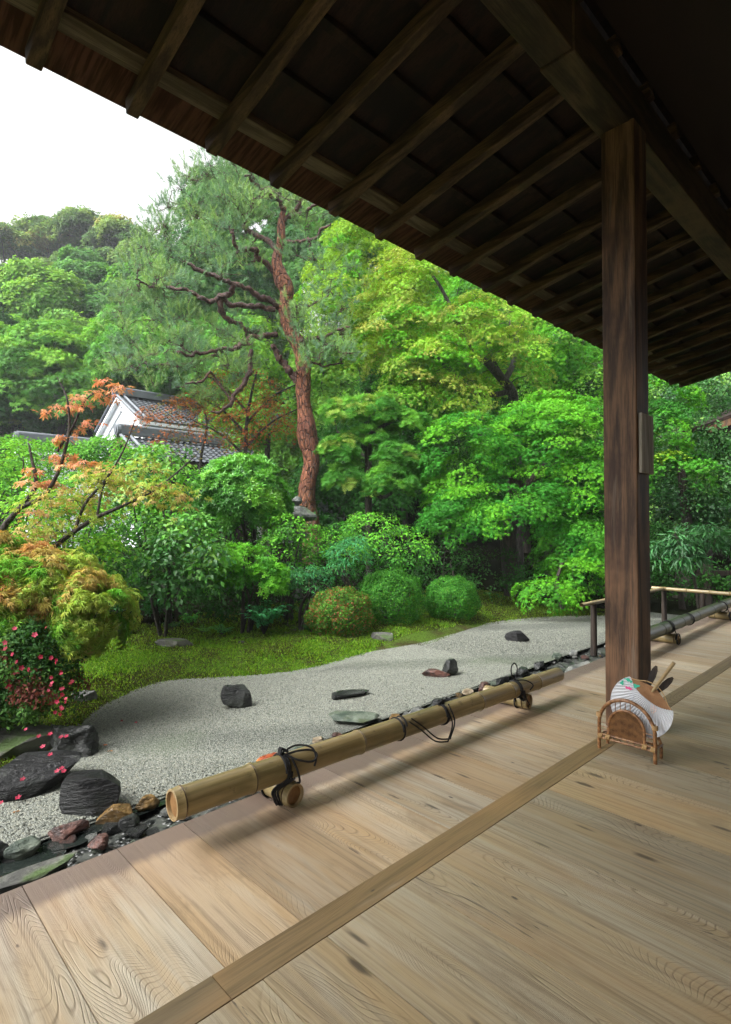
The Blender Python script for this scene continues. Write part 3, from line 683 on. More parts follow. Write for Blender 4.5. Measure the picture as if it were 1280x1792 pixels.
mb.tube(smooth_path([t2-PD*.02, t2+[0, 0, .008], t2+PD*.02], 4), .006, 6)
mb.build('rope', M['rope'], root)
mb = MB(); c3 = onpole(902); rope_loop(mb, c3, PD, .0405, turns=3, spread=.012)
t3 = c3+np.array([0, 0, .045]); loop = [t3, t3+PD*-.03+[0,0,.035], t3+PD*-.035+[0,0,.075], t3+PD*-.005+[0,0,.092], t3+PD*.02+[0,0,.06], t3+PD*.005+[0,0,.02], t3]
mb.tube(smooth_path(loop, 6), .0036, 6); mb.tube(smooth_path([t3, t3+PD*.05+S_*.03+[0,0,-.002], t3+PD*.09+S_*.05-[0,0,.03], t3+PD*.06+S_*.052-[0,0,.05]], 6), .0036, 6)
dn = [c3+S_*.048, c3+S_*.05-[0,0,.05], np.array([rest2[0]-.03, rest2[1]+.055, .072]), np.array([rest2[0]-.046, rest2[1]+.055, .04])]
for q in range(3): mb.tube(smooth_path([p+np.array([.008*q, 0, 0]) for p in dn], 4), .0036, 6)
mb.tube(smooth_path([c3+S_*.05-[0,0,.01], c3+S_*.056+PD*.02-[0,0,.045], c3+S_*.07+PD*.025-[0,0,.07], c3+S_*.075+PD*.01-[0,0,.058]], 5), .003, 6)
rope_loop(mb, (rest2[0], rest2[1]+.06, .041), (0, -1, 0), .040, .004, 1, .0)
mb.build('rope', M['rope'], root)
# the far barrier
fa = np.array([4.25, 1.62, .132]); fb = np.array([8.15, 1.68, .125])
r3 = G(1188, 1119, .04); r4 = G(1290, 1080, .04)
root2, pole2 = barrier(fa, fb, .05, .045, [.05,.17,.30,.42,.55,.68,.80,.92], [(float(r3[0])-.02, float(r3[1]), float(r3[1])+.27, .04), (float(r4[0]), float(r4[1]), float(r4[1])+.25, .04)], 'bamboo_green', 'green stained bamboo pole on two short rests, beyond the square post')
mb = MB()
for rxx in (float(r3[0]), float(r4[0])):
    cc = np.array([rxx, 1.63, .131]); rope_loop(mb, cc, (1, 0, 0), .05, turns=3, spread=.014)
    rope_loop(mb, (rxx, 1.55, .041), (0, -1, 0), .040, .004, 2, .008); mb.tube(smooth_path([cc-[0,.05,0], cc-[-.02,.06,.05], cc-[-.03,.08,.07], cc-[-.01,.08,.05]], 5), .0036, 6)
for xx in (float(r3[0])+.55, ): rope_loop(mb, (xx, 1.635, .13), (1, 0, 0), .049, turns=3, spread=.012)
mb.build('rope', M['rope'], root2)

# L-shaped bamboo railing beyond the post
rail = empty('bamboo_railing', (8, 2.6, -.43), 'low railing of thin yellow bamboo on dark posts at the end of the gravel', 'railing')
mb = MB(); bamboo_mesh(mb, W(1018, 1059, 6.0), (8.03, 2.60, .135), .021, .021, [.1,.25,.4,.55,.7,.85]); mb.build('rail', M['bamboo'], rail, smooth=True, usevec=True)
mb = MB(); bamboo_mesh(mb, (8.0, 2.75, .13), (8.0, 1.30, .13), .023, .023, [.12,.29,.47,.62,.82]); mb.build('rail', M['bamboo'], rail, smooth=True, usevec=True)
for p in (G(1040, 1144, -.44), np.array([8.0, 2.6, -.44]), np.array([8.0, 2.15, -.44])):
    mb = MB(); mb.tube([(p[0], p[1], -.46), (p[0], p[1], .11)], [.036, .033], 10); mb.build('rail_post', M['dark_wood'], rail, smooth=True)
df = empty('wooden_fence', tuple(G(1240, 1065, -.43)), 'dark weathered timber fence among the bushes behind the bamboo railing', 'fence')
q = W(1240, 1003, 9.2); g0 = -.45
for dx in (0, 1.3): mb = MB(); mb.box((q[0]-.055+dx*.72, q[1]-.055-dx*.7, g0), (q[0]+.055+dx*.72, q[1]+.055-dx*.7, q[2]+.14)); mb.build('fence_post', M['dark_wood'], df)
for dz in (0, -.28): mb = MB(); mb.bar(q+VR*-.22+[0,0,dz], q+VR*1.9+[0,0,dz], .05, .08); mb.build('fence_rail', M['dark_wood'], df)

# ================================================================ rattan rack and paper fans
X0, X1, YL, YR, HT = 2.497, 2.577, 1.085, .852, .235
rack = empty('fan_rack', ((X0+X1)/2, (YL+YR)/2, 0), 'small arched rattan rack holding paper fans at the foot of the post', 'rack')
def arch(mb, x, yl, yr, z0, zt, r, n=16, lean=0):
    ym = (yl+yr)/2; hw = (yl-yr)/2; k = zt-hw*1.05; pts = [(x, yl, z0), (x, yl, max(k, z0+.01))]
    for i in range(1, n): a = math.pi*i/n; pts.append((x, ym+hw*math.cos(a), k+(zt-k)*math.sin(a)))
    pts += [(x, yr, max(k, z0+.01)), (x, yr, z0)]; mb.tube(smooth_path(pts, 2), r, 8)
mb = MB(); arch(mb, X0, YL, YR, 0.001, HT, .0080); mb.build('front_arch', M['rattan'], rack, smooth=True)
mb = MB(); mb.tube(smooth_path([(X1, YL-.004, .001), (X1, YL-.004, .05), (X1, YL-.012, .078), (X1, YL-.035, .088), (X1, YR+.035, .088), (X1, YR+.012, .078), (X1, YR+.004, .05), (X1, YR+.004, .001)], 4), .0072, 8); mb.build('back_arch', M['rattan'], rack, smooth=True)
mb = MB(); arch(mb, X0+.002, YL-.042, YR+.042, .058, HT-.045, .0062); mb.build('inner_arch', M['rattan'], rack, smooth=True)
mb = MB()
for z, x in ((.052, X0-.004), (.066, X0+.002)): mb.tube([(x, YL+.004, z), (x, YR-.004, z)], .0048, 8)
for y in (YL, YR): mb.tube([(X0-.006, y, .058), (X1+.006, y, .058)], .0045, 8)
mb.tube([(X1, YL, .05), (X1, YR, .05)], .0048, 8)
for i in range(7): y = YL-.03-i*(YL-YR-.06)/6; mb.tube([(X0, y, .056), (X1, y, .052)], .0025, 6)
mb.build('crossbar', M['rattan'], rack, smooth=True)
# woven panel
mb = MB(); ym = (YL+YR)/2; hw = (YL-YR)/2-.045; k = HT-.047-hw*1.05; n = 20; P = []
for i in range(n+1):
    y = ym+hw*math.cos(math.pi*i/n); zt = k+(HT-.047-k)*math.sin(math.pi*i/n); P.append([(X0+.003, y, .062), (X0+.003, y, zt)])
mb.grid(P); P2 = [[(X0+.006, a[1], a[2]) for a in q_] for q_ in P]; mb.grid(P2); mb.build('woven_panel', M['weave'], rack)
mb = MB()
for i in range(34):
    y = ym+hw*(-.97+1.94*i/33); z1 = k+(HT-.047-k)*math.sqrt(max(0, 1-((y-ym)/hw)**2)); mb.tube([(X0+.0015, y+.010, .062), (X0+.0015, y-.004, max(z1, .07))], .0011, 5)
mb.build('reed_panel', M['rattan'], rack, smooth=True)
mb = MB()
for i in range(4): y = ym+.045-.021*i; dy = y-ym; z1 = (HT-.045-(hw+.003)*1.05)+((hw+.003)*1.05)*math.sqrt(max(0, 1-(dy/(hw+.003))**2)); mb.tube([(X0, y, z1), (X0, y, HT-.012)], .0020, 6)
for i in range(3):
    for s_ in (1, -1):
        z = .085+.016*i; yo = ym+s_*(YL-YR)/2; yi = ym+s_*(hw+.003); mb.tube([(X0, yo, z), (X0, yi, z)], .0018, 6)
mb.build('spindle', M['rattan'], rack, smooth=True)
for y, z in ((YL-.006, .058), (YR+.006, .058), (YL-.04, .06), (YR+.04, .06), (YL, .15), (YR, .15)): mb = MB(); rope_loop(mb, (X0, y, z), (0, .001, 1.0) if z > .1 else (0, 1, 0), .0075, .0022, 4, .009); mb.build('binding', M['rattan_pale'], rack)
# fan
FC = np.array([2.545, .925, .208]); FR = .128
def fan(c, ang, r, mat, hmat, label, tilt=.06, kind='paper', hl=.245, flat=False, decor=False):
    "uchiwa fan: local frame: e = handle direction in the leaning YZ plane"
    root = empty('hand_fan', tuple(c), label, 'fan')
    ey = np.array([0, -1., 0]); ez = np.array([math.sin(tilt), 0, math.cos(tilt)]); nx = np.array([-math.cos(tilt), 0, math.sin(tilt)])
    h = ey*math.cos(ang)+ez*math.sin(ang); w = ey*-math.sin(ang)+ez*math.cos(ang)       # handle, width
    L = lambda a, b, d=0.: c + h*a + w*b + nx*d
    rt = .098; nr = 30; PV = []
    # ribs fan out from the handle root; paper covers from a curved inner line to the rim
    for i in range(2*nr+1):
        s_ = (i/(2*nr)-.5)*2; th = s_*1.36
        dr = np.array([-math.cos(th), math.sin(th)])
        # intersect ray from (rt,0) with the circle r
        bq = rt*dr[0]; tt = -bq+math.sqrt(bq*bq-(rt*rt-r*r)); ti = (.052+.046*abs(s_)**2)
        z = .0019*(1 if i % 2 else -1)
        PV.append([L(rt+dr[0]*(ti+(tt-ti)*k), dr[1]*(ti+(tt-ti)*k), z) for k in np.linspace(0, 1, 6)])
    mb = MB(); mb.grid(PV); o = mb.build('paper', M[mat], root)
    sm = o.modifiers.new('thick', 'SOLIDIFY'); sm.thickness = .0008
    mb = MB()
    for i in range(0, 2*nr+1, 2):
        s_ = (i/(2*nr)-.5)*2; th = s_*1.36; ti = .054+.046*abs(s_)**2; dr = (-math.cos(th), math.sin(th))
        mb.bar(L(rt+.004, dr[1]*.006), L(rt+dr[0]*ti, dr[1]*ti), .0024, .0008, nx)
    V = [L(rt+.012, 0, -.0012)]+[L(rt-math.cos(t_)*(.055+.046*abs(t_/1.36)**2)*.98, math.sin(t_)*(.055+.046*abs(t_/1.36)**2)*.98, -.0012) for t_ in np.linspace(-1.36, 1.36, 16)]
    mb.add(V, T=[[0, i+1, i+2] for i in range(15)]); mb.build('ribs', M['ribs'], root)
    e1 = [L(rt-math.cos(t_)*.0985, math.sin(t_)*.0985) for t_ in (-1.34, 1.34)]
    mb = MB(); mb.tube(smooth_path([e1[0], L(rt-.012, -.072), L(rt+.012, -.038), L(rt+.021, 0), L(rt+.012, .038), L(rt-.012, .072), e1[1]], 5), .0019, 6); mb.build('bow', M['rattan_pale'], root)
    mb = MB()
    if flat:
        pr = [(0, .004), (.02, .005), (.04, .010), (.07, .0135), (.10, .011), (.118, .004)]
        V = [];
        for a_, b_ in pr: V.append([L(rt+a_, -b_, -.002), L(rt+a_, b_, -.002), L(rt+a_, b_, .002), L(rt+a_, -b_, .002), L(rt+a_, -b_, -.002)])
        mb.grid(V); mb.build('handle', M[hmat], root)
    else:
        mb.tube([L(rt-.012, 0, .001), L(rt, 0), L(hl*.6, 0), L(hl, 0)], [.004, .0066, .0072, .0076], 10); mb.build('handle', M[hmat], root, smooth=True)
        mb = MB(); rope_loop(mb, L(hl*.52, 0), (1e-3, 0, 1), .004, .001, 1, 0) if False else None
    # rim binding
    th = np.linspace(-1.36, 1.36, 40); rim = []
    for t_ in th:
        dr = np.array([-math.cos(t_), math.sin(t_)]); bq = rt*dr[0]; tt = -bq+math.sqrt(bq*bq-(rt*rt-r*r)); rim.append(L(rt+dr[0]*tt, dr[1]*tt))
    mb = MB(); mb.tube(rim, .0013, 5); mb.build('rim', M[mat], root)
    if decor:
        def blob(name, mt, items, d=.0034):
            mb = MB()
            for (px, py, ra_, rb_, rot, lob) in items:
                # crop pixel offsets (7.11 per photo px) -> plane coordinates
                u_, v_ = (px-690)/7.11/403., (760-py)/7.11/403.
                base = c + ey*u_ + ez*v_ + nx*d; V = [base]; nn = 26
                for i in range(nn):
                    a = 2*math.pi*i/nn; k_ = (1+.28*math.cos(lob*a))
                    x_, y_ = ra_*k_*math.cos(a), rb_*k_*math.sin(a); V.append(base + ey*(x_*math.cos(rot)-y_*math.sin(rot)) + ez*(x_*math.sin(rot)+y_*math.cos(rot)))
                mb.add(V, T=[[0, i+1, (i+1) % nn+1] for i in range(nn)])
            mb.build(name, M[mt], root)
        blob('painted_leaves', 'paint_green', [(465,510,.010,.007,1.2,3),(540,460,.015,.006,-.2,4),(635,515,.013,.008,.2,3),(575,478,.006,.004,.5,3)])
        blob('painted_flower', 'paint_pink', [(548,560,.011,.0055,.1,5),(522,556,.006,.005,0,3),(572,566,.005,.005,0,3)], .0036)
        def stroke(name, mt, lines, rr_=.0006):
            mb = MB()
            for ln in lines: mb.tube(smooth_path([c+ey*((px-690)/7.11/403.)+ez*((760-py)/7.11/403.)+nx*.0036 for px, py in ln], 4), rr_, 4)
            mb.build(name, M[mt], root)
        stroke('painted_seal', 'paint_faint', [[(815,700),(812,760),(822,800)],[(835,720),(870,735),(850,790)],[(845,700),(840,800)],[(815,745),(880,750)],[(830,800),(872,765)]], .0010)
        stroke('brushed_writing', 'paint_grey', [[(600,632),(606,650),(592,668)],[(570,668),(590,664),(612,672)],[(598,672),(612,684)],[(430,556),(445,562),(425,578)],[(575,505),(560,532)],[(390,560),(440,552)]], .0007)
    return root
fan(FC + np.array([.024, .016, -.026]), 1.25, .104, 'ribs', 'dark_wood', 'brown fan mostly hidden behind the white one, its dark paddle handle upright', .07, flat=True)
fan(FC + np.array([.017, .018, -.022]), .88, .104, 'ribs', 'dark_wood', 'brown fan behind the white one, its dark paddle handle leaning right', .07, flat=True)
fan(FC, 1.02, FR, 'paper', 'bamboo_cut', 'white pleated paper fan painted with green leaves and a pink flower', .06, hl=.248, decor=True)
for o in list(bpy.data.objects):
    if o.name.startswith('handle'): pass
LEAFK = .85
# ================================================================ foliage machinery
def T_lobed(n=5, spread=88, lens=(1, .88, .6), w=.15, kite=False, droop=.25):
    "star leaf of n pointed lobes"
    V = []; F = []; h = n//2
    for i in range(-h, h+1):
        a = R(spread)*i/h; L_ = lens[abs(i)] if abs(i) < len(lens) else lens[-1]; c, s_ = math.sin(a), math.cos(a); px_, py_ = s_, -c
        z = lambda q: -droop*q*q
        k = len(V)
        if kite:
            V += [(0, .0, 0), (c*L_*.5+px_*w, s_*L_*.5+py_*w, z(L_*.5)), (c*L_, s_*L_, z(L_)), (c*L_*.5-px_*w, s_*L_*.5-py_*w, z(L_*.5))]; F += [(k, k+1, k+2), (k, k+2, k+3)]
        else:
            V += [(c*.08+px_*w, s_*.08+py_*w, 0), (c*L_, s_*L_, z(L_)), (c*.08-px_*w, s_*.08-py_*w, 0)]; F += [(k, k+1, k+2)]
    return np.array(V), np.array(F)
T_MAPLE = T_lobed(5, 88, (1, .88, .6), .14); T_MAPLE_K = T_lobed(5, 95, (1, .9, .6), .13, True, .35); T_LACE = T_lobed(7, 100, (1, .95, .8, .5), .075, True, .7)
T_OVAL = (np.array([(0,0,0),(.27,.45,.07),(0,1,-.12),(-.27,.45,.07),(0,.5,-.02)], float), np.array([(0,1,4),(1,2,4),(0,4,3),(4,2,3)]))
T_RHOMB = (np.array([(0,0,0),(.26,.45,.06),(0,1,-.08),(-.26,.45,.06)], float), np.array([(0,1,2),(0,2,3)]))
T_LONG = (np.array([(0,0,0),(.11,.4,.03),(0,1,-.15),(-.11,.4,.03)], float), np.array([(0,1,2),(0,2,3)]))
def _tri3():
    V = []; F = []
    for a, z in ((0, .0), (2.2, .2), (-2.0, -.15)):
        k = len(V); c, s_ = math.cos(a), math.sin(a)
        for x, y, zz in ((0,0,0),(.28,.45,.1),(0,1,-.1),(-.28,.45,.1)): V.append((x*c-y*s_, x*s_+y*c, zz+z))
        F += [(k,k+1,k+2),(k,k+2,k+3)]
    return np.array(V), np.array(F)
T_TRI = _tri3()
def _whorl(n, w, up, L_=1):
    V = []; F = []
    for i in range(n):
        a = 6.283*i/n; k = len(V); c, s_ = math.cos(a), math.sin(a); l = L_*(1-.15*(i % 2))
        for x, y, zz in ((0,0,0),(w,.5,up*.5),(0,1,up*.8),(-w,.5,up*.5)): V.append(((x*c-y*l*s_), (x*s_+y*l*c), zz*l))
        F += [(k,k+1,k+2),(k,k+2,k+3)]
    return np.array(V), np.array(F)
T_WHORL = _whorl(5, .17, .45); T_PODO = _whorl(8, .075, .55)
def norm(a): return a/(np.linalg.norm(a, axis=-1, keepdims=True)+1e-9)
def place(T, P, N, D, S, C):
    V0, F0 = T; n = len(P); N = norm(N); D = D - N*np.sum(D*N, 1, keepdims=True); D = norm(D); X_ = np.cross(D, N)
    V = P[:, None] + S[:, None, None]*(V0[None, :, 0:1]*X_[:, None] + V0[None, :, 1:2]*D[:, None] + V0[None, :, 2:3]*N[:, None])
    F = (F0[None] + len(V0)*np.arange(n)[:, None, None]).reshape(-1, 3)
    return V.reshape(-1, 3), F, np.repeat(C, len(V0), 0)
def leafmesh(name, parts, mat, parent):
    Vs, Fs, Cs = [], [], []; n = 0
    for V, F, C in parts: Vs.append(V); Fs.append(F+n); Cs.append(C); n += len(V)
    me = npmesh(name, np.concatenate(Vs), np.concatenate(Fs), col=np.clip(np.concatenate(Cs)*LEAFK, 0, 1)); return link(name, me, mat, parent)
VIEW = -VF
def ell_pads(ells, n, pad_r, inner=.55, up=.5, back=.35, zmin=-.75, jit=.0):
    "pads on ellipsoid shells; ells rows: px, py, depth, rx_px, ry_px, rd_m"
    E = [(W(a, b, d), rx*d/F_PX, ry*d/F_PX, rd) for a, b, d, rx, ry, rd in ells]
    A = np.array([(e[1]*e[2]+e[1]*e[3]+e[2]*e[3]) for e in E])**.8; A /= A.sum(); C = []; Nn = []; Rr = []
    tries = 0
    while len(C) < n and tries < n*40:
        tries += 1
        k = rng.choice(len(E), p=A); c, rx, rz, rd = E[k]
        v = rng.normal(0, 1, 3); v /= np.linalg.norm(v)
        if v[2] < zmin: continue
        if np.dot(v, VIEW) < -.15 and rng.random() > back: continue
        rr_ = inner+(1-inner)*rng.random()**.5
        p = c + rr_*(v[0]*rx*VR + v[1]*rd*fh + v[2]*rz*np.array([0, 0, 1.]))
        o = v[0]/rx*VR + v[1]/rd*fh + np.array([0, 0, v[2]/rz]); o /= np.linalg.norm(o)
        nn = np.array([0, 0, 1.])*up + o*(1-up) + rng.normal(0, .12, 3)
        C.append(p); Nn.append(nn/np.linalg.norm(nn)); Rr.append(pad_r*rng.uniform(.65, 1.3))
    return np.array(C), np.array(Nn), np.array(Rr)
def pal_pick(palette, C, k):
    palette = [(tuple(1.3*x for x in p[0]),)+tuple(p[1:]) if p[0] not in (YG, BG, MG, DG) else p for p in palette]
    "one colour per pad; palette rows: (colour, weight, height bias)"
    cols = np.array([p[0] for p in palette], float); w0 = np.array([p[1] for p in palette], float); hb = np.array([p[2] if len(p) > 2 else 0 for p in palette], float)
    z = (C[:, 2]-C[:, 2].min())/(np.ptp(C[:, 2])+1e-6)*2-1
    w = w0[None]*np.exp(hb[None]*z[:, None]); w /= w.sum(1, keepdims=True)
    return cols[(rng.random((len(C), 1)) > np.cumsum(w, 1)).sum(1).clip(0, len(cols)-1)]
def pad_leaves(T, C, Nn, Rr, per_m2, size, cols, thick=.25, droop=.25, rnd_n=.45, nmax=10**6, edgecol=None, mode='pad', cv=.22):
    cnt = np.maximum(6, (per_m2*math.pi*Rr**2)).astype(int); idx = np.repeat(np.arange(len(C)), cnt); n = len(idx)
    th = rng.uniform(0, 6.283, n); ph = rng.uniform(0, 6.28, (len(C), 3)); lob = 1+.28*np.sin(3*th+ph[idx, 0])+.16*np.sin(5*th+ph[idx, 1])
    N_ = Nn[idx]; ref = np.where(np.abs(N_[:, 2:3]) < .9, np.array([[0, 0, 1.]]), np.array([[1., 0, 0]])); a = norm(np.cross(N_, ref)); b = np.cross(N_, a)
    u = np.sqrt(rng.random(n)); r = u*Rr[idx]*lob; rad = a*np.cos(th)[:, None]+b*np.sin(th)[:, None]
    if mode == 'ball':
        v = norm(rng.normal(0, 1, (n, 3)) + N_*.6); q = rng.random(n)**.4; P = C[idx] + v*(q*Rr[idx]*lob)[:, None]; NN = v*.7+N_*.3+rng.normal(0, rnd_n, (n, 3)); D = v + rng.normal(0, .4, (n, 3)) + np.array([0, 0, -droop])
    else:
        t_ = thick*Rr[idx]; h = t_*(1-u*u)*1.3 + rng.normal(0, .3, n)*t_ - .12*Rr[idx]*u*u
        P = C[idx] + rad*r[:, None] + N_*h[:, None]; NN = N_ + rad*(u*.45)[:, None] + rng.normal(0, rnd_n, (n, 3)); D = rad + rng.normal(0, .5, (n, 3)) + np.array([0, 0, -droop])
    S = size*rng.uniform(.65, 1.25, n); c = cols[idx]*rng.uniform(1-cv, 1+cv, (n, 1))*np.exp(rng.normal(0, .06, (n, 3)))
    if edgecol is not None:
        f = (sst(u, .35, 1.0)*rng.random(n)**.5*edgecol[1])[:, None]; f = f*edgecol[2][idx][:, None] if len(edgecol) > 2 else f; c = c*(1-f)+np.array(edgecol[0])*f
    return place(T, P, NN, D, S, c)
def branches(mb, skel, C, r_tip=.006, twig=True, Rr=None, lift=.12, sides=6, ntw=3, maxd=None, rs=.45, jit=0):
    "skel: list of (k,4) paths with radii; every pad centre is joined to the nearest branch by a bent limb"
    nodes = np.concatenate([s_[:, :3] for s_ in skel]); nr = np.concatenate([s_[:, 3] for s_ in skel])
    for s_ in skel: mb.tube(s_[:, :3], s_[:, 3], max(8, sides+2))
    if len(C) == 0: return
    d0 = np.array([np.min(np.linalg.norm(nodes-c, axis=1)) for c in C]); order = np.argsort(d0)
    for i in order:
        c = C[i]; dv = nodes-c; dist = np.linalg.norm(dv, axis=1) + .25*np.maximum(0, nodes[:, 2]-c[2]); j = int(np.argmin(dist)); p = nodes[j]; L_ = np.linalg.norm(c-p)
        if L_ < 1e-3 or (maxd and L_ > maxd): continue
        r0 = min(nr[j]*.75, r_tip+ rs*.03*L_); k = 5
        mid = (p+c)/2 + rng.normal(0, .10*L_, 3) + np.array([0, 0, lift*L_]); q1 = p+(mid-p)*.5+rng.normal(0, .05*L_, 3)
        pts = smooth_path([p, q1, mid, c], 3 if not jit else 5); pts[1:-1] += rng.normal(0, 1, (len(pts)-2, 3))*jit; rad = np.linspace(r0, r_tip*.7, len(pts)); mb.tube(pts, rad, sides, cap=False)
        nodes = np.concatenate([nodes, pts[3:]]); nr = np.concatenate([nr, rad[3:]])
        if twig and Rr is not None:
            for _ in range(ntw):
                e = c + rng.normal(0, .55, 3)*Rr[i]*np.array([1, 1, .35]); mb.tube([c-(c-pts[-3])*.4, (c+e)/2+[0, 0, .02], e], [r_tip*.55, r_tip*.4, r_tip*.2], 4, cap=False)
def path(pts, depth=None):
    "pts rows: px, py, depth, radius_px -> smoothed path with radius"
    P = np.array([list(W(a, b, d)) + [r*d/F_PX] for a, b, d, r in pts]); return smooth_path(P, 5)
def foot(px, py_top, d, r_px, r_top, py_foot=None):
    "simple trunk standing on the ground under a crown point"
    top = W(px, py_top, d); g_ = np.array([top[0], top[1], float(gz(top[0], top[1]))-.05]); mid = (top+g_)/2 + np.append(rng.normal(0, .06, 2)*(top[2]-g_[2]), 0)
    P = np.array([list(g_)+[r_px*d/F_PX*1.25], list(g_+(mid-g_)*.4)+[r_px*d/F_PX], list(mid)+[(r_px*.6+r_top*.4)*d/F_PX], list(top)+[r_top*d/F_PX]]); return smooth_path(P, 5)
def tree(name, label, cat, ells, n, pad_r, T, dens, size, palette, skel, leafm='leaf', barkm='bark', group=None, inner=.55, up=.5, thick=.25, droop=.25, mode='pad', r_tip=.006, back=.35, edgecol=None, ntw=2, rnd_n=.45, zmin=-.75, lift=.12, extra=None, cv=.22, maxd=None, rs=.45):
    C, Nn, Rr = ell_pads(ells, n, pad_r, inner, up, back, zmin)
    if extra is not None: C = np.concatenate([C, extra[0]]); Nn = np.concatenate([Nn, extra[1]]); Rr = np.concatenate([Rr, extra[2]])
    base = skel[0][0][:3]; root = empty(name, (base[0], base[1], base[2]), label, cat, group)
    mb = MB(); branches(mb, skel, C, r_tip, ntw > 0, Rr, lift, 5, ntw, maxd, rs); mb.build('trunk', M[barkm], root, smooth=True)
    ec = edgecol if edgecol is None or len(edgecol) == 2 else (edgecol[0], edgecol[1], edgecol[2](C))
    leafmesh('crown', [pad_leaves(T, C, Nn, Rr, dens, size, pal_pick(palette, C, 0), thick, droop, rnd_n, edgecol=ec, mode=mode, cv=cv)], M[leafm], root)
    return root

# ================================================================ buildings in the garden
def tile_roof(name, A, along, down, L_, S_len, parent, pitch=.21, step=.21, mat='tile'):
    "tiled slope: A ridge corner, along = unit ridge direction, down = unit slope direction"
    A, along, down = map(lambda v: np.array(v, float), (A, along, down)); nn = np.cross(along, down); nn = nn if nn[2] > 0 else -nn; nn /= np.linalg.norm(nn)
    nu = int(L_/pitch)*6; rows = int(S_len/step); us = np.linspace(0, L_, nu+1); P = []
    for r in range(rows):
        for f, lift in ((0, .0), (.98, .022)):
            v = (r+f)*step; ph = us/pitch*2*math.pi; w = .020*np.cos(ph)+.008*np.cos(2*ph)
            P.append(A + along*us[:, None] + down*v + nn*(w+lift*1.1)[:, None])
    mb = MB(); mb.grid(np.array(P)); return mb.build(name, M[mat], parent, smooth=False)
def slopes(name, root, x0, x1, yc, zr_, hw, drop, ridge_r=.11, mat='tile', back=True):
    sl_ = math.hypot(hw, drop)
    for s_ in ((-1, 1) if back else (-1,)):
        tile_roof('roof', (x0, yc, zr_), (1, 0, 0), (0, s_*hw/sl_, -drop/sl_), x1-x0, sl_, root)
        mb = MB(); V = []
        for x in (x0+.03, x1):
            for t_, z in ((0, -.06), (1, -.06), (1, -.16), (0, -.16)): V.append((x, yc+s_*hw*t_*.985, zr_-drop*t_+z))
        mb.add(V, [[0,1,2,3],[7,6,5,4],[0,4,5,1],[1,5,6,2],[2,6,7,3],[3,7,4,0]]); mb.build('roof_base', M['plaster'] if mat == 'tile' else M['dark_wood'], root)
        # verge rolls
        for k, dx in enumerate((.02, .30)):
            mb = MB(); mb.tube([(x0+dx, yc, zr_+.07), (x0+dx, yc+s_*hw, zr_-drop+.07)], .055, 8); mb.build('verge_tile', M['tile_edge'], root, smooth=True)
    mb = MB()
    for k, (w, h) in enumerate(((.17, .06), (.14, .12), (.11, .18), (.08, .24))): mb.box((x0-.02*k*0+.03, yc-w, zr_+h-.02), (x1, yc+w, zr_+h+.032))
    mb.tube([(x0-.02, yc, zr_+.29), (x1, yc, zr_+.29)], .085, 10); mb.build('ridge', M['tile_edge'], root, smooth=True)
    mb = MB(); mb.tube([(x0-.09, yc, zr_+.17), (x0+.02, yc, zr_+.17)], .17, 14); mb.tube([(x0-.12, yc, zr_+.17), (x0-.09, yc, zr_+.17)], .11, 12); mb.build('ridge_end_tile', M['tile_edge'], root, smooth=False)
sp = W(202, 692, 22.0)
store = empty('storehouse', (sp[0]+4, sp[1], 0), 'white plastered storehouse with a grey tiled gable roof beyond the bushes', 'building')
sx0, syc, szr = float(sp[0]), float(sp[1]), float(sp[2])
mb = MB(); V = []; wx0 = sx0+.28
for x in (wx0, sx0+9.5):
    for y, z in ((-1.95, -.6), (1.95, -.6), (1.95, szr-1.17), (0, szr-.12), (-1.95, szr-1.17)): V.append((x, syc+y, z))
mb.add(V, [[0,4,9,5],[1,6,7,2],[2,7,8,3],[3,8,9,4]], [[0,1,2],[0,2,4],[2,3,4],[5,7,6],[5,9,7],[7,9,8]]); mb.build('wall', M['plaster'], store)
slopes('roof', store, sx0, sx0+9.6, syc, szr, 2.25, 1.22)
mb = MB()
for s_ in (-1, 1):
    for q_, w in ((.0, .16), (.16, .05)):
        mb.bar((wx0-.03-.02*q_, syc, szr-.28-q_*1.5), (wx0-.03-.02*q_, syc+s_*2.1, szr-1.42-q_*1.5), .08, w, (0, s_*.48, .88))
mb.build('gable_moulding', M['plaster'], store)
mb = MB()
for q_ in (0, 1): mb.box((wx0-.03, syc-2.05+.04*q_, szr-1.36-.14*q_), (sx0+9.5, syc-1.951, szr-1.25-.14*q_))
mb.box((wx0-.02, syc-1.99, szr-2.1), (sx0+9.5, syc-1.951, szr-2.02)); mb.build('cornice', M['plaster'], store)
gp_ = W(208, 762, 17.0); gate = empty('roofed_gate', (gp_[0]+3, gp_[1], 0), 'low grey tiled gate roof with a dark wooden gable, in front of the white storehouse', 'gate')
slopes('roof', gate, gp_[0], gp_[0]+4.6, gp_[1], gp_[2], 1.55, .82, mat='d')
mb = MB(); V = []
for x in (gp_[0]+.16, gp_[0]+.24):
    for y, z in ((-1.15, -.85), (1.15, -.85), (0, -.16)): V.append((x, gp_[1]+y, gp_[2]+z))
mb.add(V, [[0,1,4,3],[1,2,5,4],[2,0,3,5]], [[0,2,1],[3,4,5]]); mb.build('gable', M['dark_wood'], gate)
mb = MB(); 
for s_ in (-1, 1): mb.bar((gp_[0]+.05, gp_[1], gp_[2]-.12), (gp_[0]+.05, gp_[1]+s_*1.5, gp_[2]-.92), .05, .13, (0, s_*.5, .86))
mb.build('bargeboard', M['post'], gate)
mb = MB(); mb.box((gp_[0]+.5, gp_[1]-.9, -.5), (gp_[0]+4.3, gp_[1]-.75, gp_[2]-.6)); mb.build('wall', M['dark_wood'], gate)
